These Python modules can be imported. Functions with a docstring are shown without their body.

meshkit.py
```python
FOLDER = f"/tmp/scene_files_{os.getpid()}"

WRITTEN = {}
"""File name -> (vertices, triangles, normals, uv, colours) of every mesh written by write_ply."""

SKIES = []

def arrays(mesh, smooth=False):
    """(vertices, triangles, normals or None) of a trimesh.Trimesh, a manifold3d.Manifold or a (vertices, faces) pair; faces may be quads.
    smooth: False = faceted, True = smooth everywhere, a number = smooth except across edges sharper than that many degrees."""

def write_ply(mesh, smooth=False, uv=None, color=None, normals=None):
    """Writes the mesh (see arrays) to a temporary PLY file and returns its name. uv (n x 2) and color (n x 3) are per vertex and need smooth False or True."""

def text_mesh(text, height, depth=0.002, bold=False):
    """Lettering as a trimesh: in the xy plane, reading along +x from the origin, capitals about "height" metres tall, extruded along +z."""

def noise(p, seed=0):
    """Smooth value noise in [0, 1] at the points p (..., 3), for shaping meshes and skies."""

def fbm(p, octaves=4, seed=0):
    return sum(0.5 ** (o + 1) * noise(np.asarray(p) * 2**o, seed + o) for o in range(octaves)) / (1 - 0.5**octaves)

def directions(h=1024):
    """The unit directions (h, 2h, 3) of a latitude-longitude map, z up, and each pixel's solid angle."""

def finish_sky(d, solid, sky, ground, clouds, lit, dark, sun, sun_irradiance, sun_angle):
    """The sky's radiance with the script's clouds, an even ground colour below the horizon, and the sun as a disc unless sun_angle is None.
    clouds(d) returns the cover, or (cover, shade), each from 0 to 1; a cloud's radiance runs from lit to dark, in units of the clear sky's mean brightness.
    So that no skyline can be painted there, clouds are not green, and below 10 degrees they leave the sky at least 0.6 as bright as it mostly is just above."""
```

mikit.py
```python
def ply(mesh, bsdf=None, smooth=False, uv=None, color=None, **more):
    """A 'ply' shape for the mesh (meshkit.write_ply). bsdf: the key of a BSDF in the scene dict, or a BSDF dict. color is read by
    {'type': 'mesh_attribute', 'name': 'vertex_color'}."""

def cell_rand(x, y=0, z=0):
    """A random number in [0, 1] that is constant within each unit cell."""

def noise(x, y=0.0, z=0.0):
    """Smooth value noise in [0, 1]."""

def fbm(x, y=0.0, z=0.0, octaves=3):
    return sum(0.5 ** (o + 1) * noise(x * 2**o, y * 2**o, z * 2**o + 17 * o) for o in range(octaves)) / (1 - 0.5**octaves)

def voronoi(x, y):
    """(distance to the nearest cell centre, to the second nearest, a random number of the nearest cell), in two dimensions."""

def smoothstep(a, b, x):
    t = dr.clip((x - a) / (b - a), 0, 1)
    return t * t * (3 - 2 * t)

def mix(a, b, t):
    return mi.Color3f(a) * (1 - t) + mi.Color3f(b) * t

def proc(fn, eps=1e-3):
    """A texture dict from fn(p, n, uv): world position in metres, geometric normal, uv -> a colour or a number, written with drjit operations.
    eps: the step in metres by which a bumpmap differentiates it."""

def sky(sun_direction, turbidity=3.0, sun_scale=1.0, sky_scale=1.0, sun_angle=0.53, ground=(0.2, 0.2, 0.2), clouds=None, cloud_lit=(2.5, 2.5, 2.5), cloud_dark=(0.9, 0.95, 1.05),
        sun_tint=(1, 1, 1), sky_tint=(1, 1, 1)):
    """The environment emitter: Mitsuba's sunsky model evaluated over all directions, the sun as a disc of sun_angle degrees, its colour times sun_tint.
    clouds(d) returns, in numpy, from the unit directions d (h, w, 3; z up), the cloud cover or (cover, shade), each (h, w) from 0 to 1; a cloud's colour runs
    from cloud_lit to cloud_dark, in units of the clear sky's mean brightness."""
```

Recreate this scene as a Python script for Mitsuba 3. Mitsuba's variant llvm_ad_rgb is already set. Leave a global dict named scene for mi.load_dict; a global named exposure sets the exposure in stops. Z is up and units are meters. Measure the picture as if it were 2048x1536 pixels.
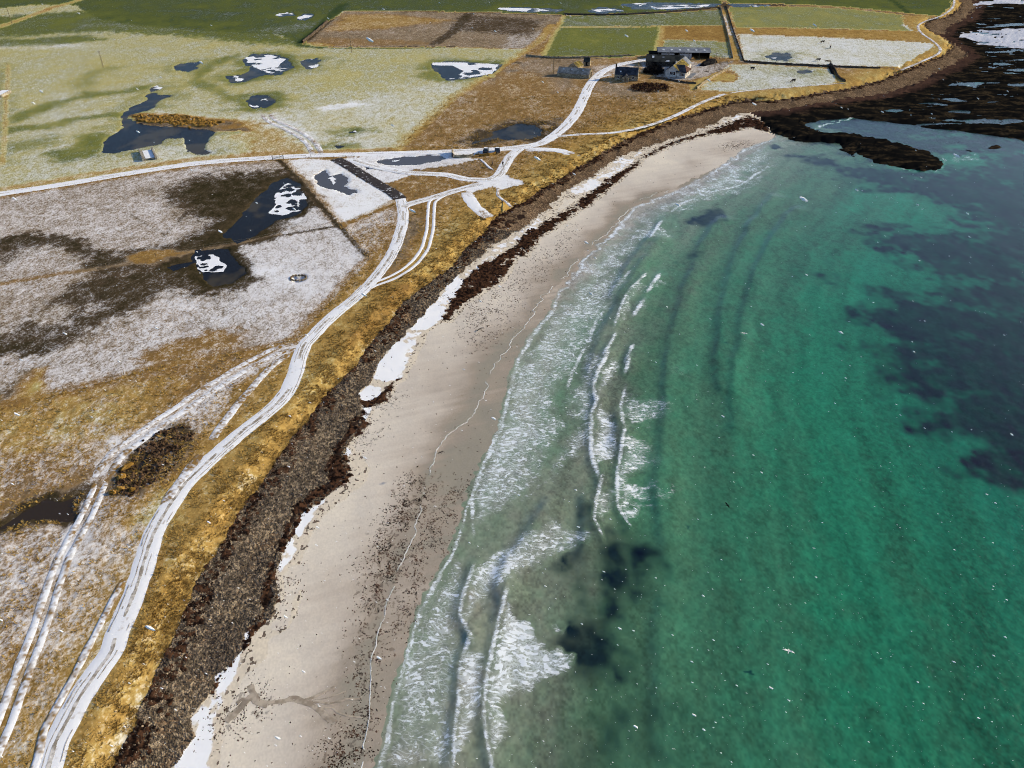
import math, random
import numpy as np
import drjit as dr
import mitsuba as mi
import trimesh, manifold3d
import shapely
from shapely.geometry import Polygon, LineString
import mikit, meshkit
from mikit import proc, noise, fbm, voronoi, smoothstep, mix, cell_rand

# ------------------------------------------------------------------ camera, sky, exposure
T = mi.ScalarTransform4f
scene, labels = {}, {}
CAM_H, TILT, FOV = 80.0, 34.165, 68.63
scene['camera'] = {'type': 'perspective', 'fov': FOV, 'fov_axis': 'x', 'near_clip': 0.5, 'far_clip': 9000.0,
                   'to_world': T().look_at(origin=[0, 0, CAM_H], target=[0, math.cos(math.radians(TILT)), CAM_H - math.sin(math.radians(TILT))], up=[0, 0, 1])}
SUN = np.array([0.93, 0.30, 0.40])


def sky_clouds(d):
    n = meshkit.fbm(d * np.array([3.0, 3.0, 6.0]), 5, 3)
    cover = np.clip((n - 0.54) * 5, 0, 1)
    return cover * 0.85, np.clip((n - 0.55) * 3.0, 0, 1)


scene['sky_light'] = mikit.sky(SUN, turbidity=3, sun_angle=1.2, sun_tint=(0.90, 1.0, 1.14), sky_tint=(0.82, 0.94, 1.15), clouds=sky_clouds, cloud_lit=(1.7, 1.7, 1.75), cloud_dark=(0.7, 0.74, 0.85))
exposure = 2.35

# ------------------------------------------------------------------ the survey: outlines on the ground in metres (x east, y north)
SURVEY = {'BANK': [(-43.8,37.7),(-43,40.1),(-42.4,43),(-42.2,45.5),(-41.9,47.7),(-42.3,50),(-42.1,52.7),(-42.3,54.4),(-42.4,56.8),(-42,59.7),(-42.3,62.6),(-42.1,65.3),(-42.4,68.1),(-41.9,70.6),(-40.9,76),(-40.8,80.2),(-39.9,85),(-39.3,86.2),(-38.8,89.4),(-37.8,95.2),(-36.9,99.8),(-35.6,103.3),(-34.7,108.2),(-34.1,110.8),(-32.1,117.1),(-30.1,122),(-28.4,131.4),(-26.1,138.6),(-24,147.6),(-21.6,152.9),(-19.6,156.7),(-14.7,166),(-11.1,178.8),(-7.1,186.9),(-5.7,194.5),(-3.7,199.2),(0,204.9),(3.9,209.7),(6.6,215.8),(8.5,219.7),(15,228.6),(19.2,237.2),(22.8,242.2),(29.6,253.8),(38.3,266.9),(45.6,277.4),(56.9,290.6),(68.8,303.5),(81.2,315),(90.7,323),(99.7,327.2),(106.5,325.5),(119.2,331.4),(133.9,340.2),(149.4,348.5),(169.7,364.1),(184.9,379.9),(201.6,396.9),(225.9,421.8),(240.3,442.3),(246.8,457),(250,472.6),(253.6,497.9),(259.9,520),(271.9,537.7),(284.9,545.9),(306,572.1),(328,608.2),(339.2,634.6),(361.3,694.4),(391.5,785.6),(435.3,902.1)],
'SHING': [(-39.1,38),(-38.1,40.5),(-36.4,43.8),(-36.1,44.6),(-35,46.6),(-35.8,48.1),(-36.5,49.4),(-35.7,51),(-35.1,52.8),(-35.4,54.6),(-34.1,56.4),(-33.3,57.9),(-33.7,60.3),(-32.7,61.7),(-31.1,62.9),(-31,66.6),(-32.5,70.1),(-32.5,74.2),(-32.2,78.1),(-31.5,81.3),(-30.3,84),(-28.4,86.6),(-27.3,88.3),(-26,90.7),(-26.9,93.4),(-27.8,95.3),(-27.7,97.9),(-26.6,101.3),(-25.8,104.1),(-27,107.5),(-27.5,110.5),(-28.3,112.9),(-27.1,116.5),(-26.3,118.7),(-26.4,122.4),(-24.3,130.4),(-21.9,135.9),(-19.9,141.9),(-18,148),(-16.2,154.1),(-13.3,161.8),(-11.1,166.8),(-8.3,172.5),(-4.7,180.8),(0,186.6),(4.3,194.2),(8.4,202.6),(12.8,213.3),(16.6,221.3),(24.4,232.7),(30.2,242.5),(35.8,253),(43.3,260.2),(52.5,269),(64.3,279.5),(76.4,292.9),(83.4,302.1),(89.6,307.3),(95.4,310.3),(108.5,313.4),(123.3,321.4),(144.5,334),(159.9,340.1),(183.4,358.9),(204.7,385),(219.2,399.9),(239.7,425),(247.3,445.7),(249.2,462),(255.3,484.5),(271.1,512.6),(304.5,552.2),(332.7,597.8),(352.5,639.5),(374.4,699.7),(408.5,791.6),(454.6,909)],
'WATER': [(-15.4,38.4),(-15.1,40.9),(-14.7,43.8),(-14,46.7),(-13.9,50.7),(-13,56.8),(-12.8,60.8),(-12.2,64.3),(-10.6,68.9),(-8.2,75.5),(-7.5,79.2),(-6.2,86.7),(-4.3,95.7),(-2.1,103.6),(-0.1,115.8),(2,128.4),(5.3,138.5),(9,145.7),(11.5,155.8),(15.7,165),(18.9,174.5),(25.4,186.1),(30.7,196.4),(35.4,207.7),(41.8,214.9),(48.7,220),(56.1,228.4),(64.7,239.2),(72,249.4),(77.4,257.5),(83.9,266.1),(91.6,273.9),(96.6,277.6)],
'SWASH': [(-16.5,38.3),(-16.3,40.8),(-16.3,43.7),(-16.4,46.7),(-16.5,50.1),(-16.9,53.3),(-17.2,57.6),(-16.9,61.8),(-16.5,65.7),(-16,69.2),(-15.9,71.3),(-15.1,75.1),(-14.5,78),(-13.9,82.4),(-13.4,87.4),(-13.1,92.8),(-12.5,97.9),(-10.7,102.2),(-7.4,107),(-5.4,114),(-3.8,122.5),(-0.4,131.9),(3.9,142.3),(6.3,151.6),(11.9,161.7),(16.4,173),(21,182.2),(25.7,190.4),(30.4,201.2),(34.8,210.8),(41.4,218.3),(48.4,223.4)],
'ROADS': [('road',4.3,'main',[(-176.2,196.5),(-161.7,204.1),(-149.3,212.1),(-134.6,220.7),(-119.2,230.7),(-100.8,240.6),(-84,245.2),(-70.2,247.9),(-53.9,249.5),(-37.4,251.1),(-20.8,252.8),(-4,255.5),(4.4,258.4),(9.7,261.8),(15.3,272.1),(20.7,286.4),(25.8,305.1),(30.1,326.8),(34.5,349.4),(38.6,364.2),(44.2,379.2),(53,392.8),(62.7,401.2),(69,406.1)]),('track',3,'two',[(-32.2,208.8),(-31.1,203.3),(-29.8,195.8),(-29.1,187),(-29.1,178.8),(-29.6,169.7),(-30.8,161.2),(-32.5,153.9),(-34.5,147.3),(-36.8,141.6),(-38.8,136.2),(-40.2,130.7),(-41.1,126.8),(-41,122.5),(-40.5,117.2),(-40.4,112.3),(-41.3,107.6),(-42.9,103.6),(-44.5,100.4),(-46,97),(-47.6,93.1),(-48.8,89.7),(-49.9,86.5),(-50.3,83.2),(-50.6,80),(-50.7,77),(-50.4,74.1),(-49.8,70.8),(-49.3,68),(-48.9,64.8),(-48.6,61.7),(-48.5,59.3),(-48,56.4),(-48.4,53.8),(-48.9,49.8),(-48.9,47.5),(-48.9,45.4),(-48.3,42.2),(-47.7,38.9),(-47.2,36)]),('tarmac_lane',4,'tar',[(-57.6,244.7),(-51.6,236.6),(-46.3,228.9),(-39.5,219.4),(-34,211.7),(-32.1,208)]),('track',2.4,'pair',[(-17.4,213.8),(-20.8,210.1),(-22.7,204.9),(-22.1,194.3),(-21.5,184),(-21.6,175.4),(-22.9,167.1),(-25,161.5),(-27.9,157),(-31.9,153.2),(-33.7,150.2)]),('track',3.2,'two',[(-30.5,201.8),(-29.2,203.7),(-23.3,208.8),(-17.9,213.8),(-13.9,217.2),(-9.6,220.7)]),('track',3.6,'two',[(-53,244.7),(-45.4,238.1),(-38.5,234.1),(-31.2,230.7),(-21.2,229.3),(-12.8,224.7),(-7.4,224.3),(-4.1,228.9),(-2.2,238.6),(-0.3,247.9),(2.7,256.1)]),('path',3.6,'wide',[(-13.8,215.5),(-11.7,206.4),(-9.3,199.5),(-7.3,195.8),(-6.2,194.3)]),('path',0.9,'thin',[(-4,218),(-4.2,212.1),(-3,208),(-1.7,205.6),(-0.2,201.8)]),('path',4,'wide',[(2.7,254.4),(9.4,255),(15.3,253.9),(19,250.6),(20.8,247.9)]),('path',1.9,'thin',[(14.3,269.6),(24.3,272.7),(35.3,274.6),(43,278.5),(53.5,287.1),(65.5,301.4),(76.5,316.8),(87.7,330.2),(91.9,333.7)]),('path',1,'thin',[(91.9,333.7),(102.7,339.1),(117,343.7),(136.4,349.4),(148.9,353.2)]),('path',1.5,'frost',[(184.6,379.2),(207.7,403.6),(223.2,421.6),(229.5,433.9),(235.7,455.8),(240.2,478.2),(250.2,506.3),(262.3,523.5),(281.4,543.8),(309.3,584.3),(329,622.5),(354.4,681.2)]),('track',3.6,'frostpair',[(-40.7,127.2),(-43.7,126.4),(-46.6,124.3),(-49,121.3),(-51.1,118.1),(-53.5,113.9),(-55.8,109.9),(-57.5,106.1),(-59.8,101.8),(-61.7,97.3),(-63.4,93.4),(-63.5,90.1),(-63.1,86.5)]),('track',2.6,'frostpair',[(-63.2,87.7),(-62.4,83.7),(-61.8,80),(-61.5,76.5),(-61.1,71.7),(-60.4,68.2),(-59.2,63.2),(-58.1,58.7),(-57.3,54.5),(-56.4,50.6),(-55.6,46.9),(-55.2,44.1),(-54.6,40.4)]),('path',1.5,'frost',[(-43.2,124.3),(-43.7,123.2),(-45.8,118.3),(-46.9,113.4),(-48.2,106.8),(-49.2,99.7),(-49.5,96.3)]),('path',1.6,'frost',[(-49.9,93.8),(-50.3,91.6),(-50.7,88.3),(-51.1,84.3),(-51.3,80.7)]),('path',0.9,'frost',[(-51.3,68),(-51.2,62.5),(-51,57.2),(-50.9,53.3),(-50.9,49.8),(-50.9,46.8),(-49.9,43),(-49.5,39.9)]),('track',5,'frostpair',[(-64.6,248.4),(-68.3,258.9),(-74.8,270.9),(-83.2,281.8),(-90.6,290.6),(-95.7,300.6)]),('path',0.8,'thin',[(-11,245.8),(-9,241.1),(-7.3,236.1),(-5,232.7)]),('path',1.6,'thin',[(37,359.2),(41.6,365.3),(47.5,370.5)])],
'ZONES': {'hill_side': [(-1604.3,1634.7),(96.7,1634.7),(34.5,550.2),(26.2,500.8),(15.7,458.9),(0,403.6),(-25.4,325.1),(-39.2,256.7),(-53.9,249.5),(-70.2,247.9),(-100.8,240.6),(-134.6,220.7),(-161.7,204.1),(-213.9,172.6)],
'mid_field': [(-212.4,171.1),(-160.8,202.5),(-147.9,209.7),(-133.3,218),(-99.9,238.1),(-75.7,243.7),(-63.4,222),(-54.5,205.3),(-45.6,188),(-34.5,166.8),(-37.9,153.4),(-40.8,140.5),(-42.7,130.7),(-44.2,128.5),(-50.1,125.3),(-61.9,122),(-71.8,116.1),(-80.3,110.7),(-89.4,106.1),(-98.8,100.4),(-128.3,82.7)],
'ice_field': [(-74.9,243.1),(-66.4,245.8),(-57.9,242.6),(-47.7,227.9),(-39.9,217.2),(-34.2,208.8),(-33.5,205.6),(-39.6,196.5),(-45.6,189.4),(-54.5,205.3),(-63.4,222)],
'dark_moor': [(-114.2,567.9),(-86.9,567.9),(-28.5,563.4),(34,552.3),(26.2,500.8),(15.7,458.9),(9.6,432.5),(-6.4,433.9),(-33.5,438.1),(-65.8,436.7),(-103.8,438.1),(-116.7,446.8),(-116,474.9),(-116.4,519.6)],
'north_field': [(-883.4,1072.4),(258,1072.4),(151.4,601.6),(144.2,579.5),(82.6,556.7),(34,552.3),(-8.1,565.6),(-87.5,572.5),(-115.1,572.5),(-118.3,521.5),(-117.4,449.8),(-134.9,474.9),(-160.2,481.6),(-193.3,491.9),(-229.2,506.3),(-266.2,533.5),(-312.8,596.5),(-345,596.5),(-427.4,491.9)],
'field_a': [(35.1,548),(82,552.3),(143.2,574.8),(131.2,510),(92.7,506.3),(28.8,504.5)],
'field_b': [(27.9,499),(91.2,502.6),(75.3,418.9),(49.8,408.6),(16.9,412.4),(15.1,420.2)],
'field_c': [(92.7,502.6),(130.8,504.5),(121,455.8),(87,463.6)],
'field_d': [(86.5,460.5),(120.6,452.8),(111.6,408.6),(100.7,411.2),(100.3,416.3),(79.2,429.7)],
'lane': [(148.1,596.5),(153.6,601.6),(140.5,529.4),(123.7,443.9),(115.6,403.6),(111.4,404.9),(125.6,474.9),(137.3,537.6)],
'field_e': [(152.9,586.7),(169,591.6),(203.8,589.1),(234.7,577.2),(260.5,550.2),(244.2,513.8),(239.2,488.4),(186.7,497.2),(136,500.8)],
'field_f': [(135.6,499),(186.1,495.4),(239.6,486.7),(234.6,452.8),(193.5,466.8),(132.8,481.6)],
'field_g': [(132.5,478.2),(192.3,463.6),(232,449.8),(229.5,439.5),(210.9,416.3),(188.5,388.2),(164.6,389.3),(127,394),(116.7,403.6)],
'field_h': [(98.1,388.2),(108.5,394),(126.3,391.6),(152.9,383.6),(146.1,355.2),(136.1,348.4),(93.7,337.3),(80.4,340.9),(87.8,357.2),(98.8,354.2),(105.5,367.3),(105.4,378)],
'field_j': [(265.5,1072.4),(155.5,606.7),(206.9,599),(237.3,584.3),(269.8,554.5),(282.4,545.9),(308.7,586.7),(327.5,622.5),(366.3,714.5),(518.6,1072.4)],
'garden': [(78.8,351.3),(95.9,378),(103.1,371.6),(104.6,367.3),(99.1,356.2),(88.2,360.2),(80.2,341.9),(77.1,338.2)],
'plaza': [(-14.6,216.3),(-11.9,220.7),(-7.5,225.6),(-3.7,231.7),(-1.5,227.9),(-0.3,225.2),(3.3,223.3),(3.7,220.2),(-0.6,218.5),(-3.2,215.5),(-5.8,218.5),(-9.1,215.9),(-12,212.9)],
'layby': [(-55.8,245.2),(-47.2,249.5),(-24.1,252.2),(-10.7,252.2),(-3.2,254.4),(-4.6,251.7),(-19.6,246.8),(-10.5,245.2),(-15.2,241.1),(-22.9,236.6),(-32.9,233.1),(-30.3,231.2),(-35.5,223.3),(-39,220.7),(-44.9,229.8),(-51.1,238.6)],
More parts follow.
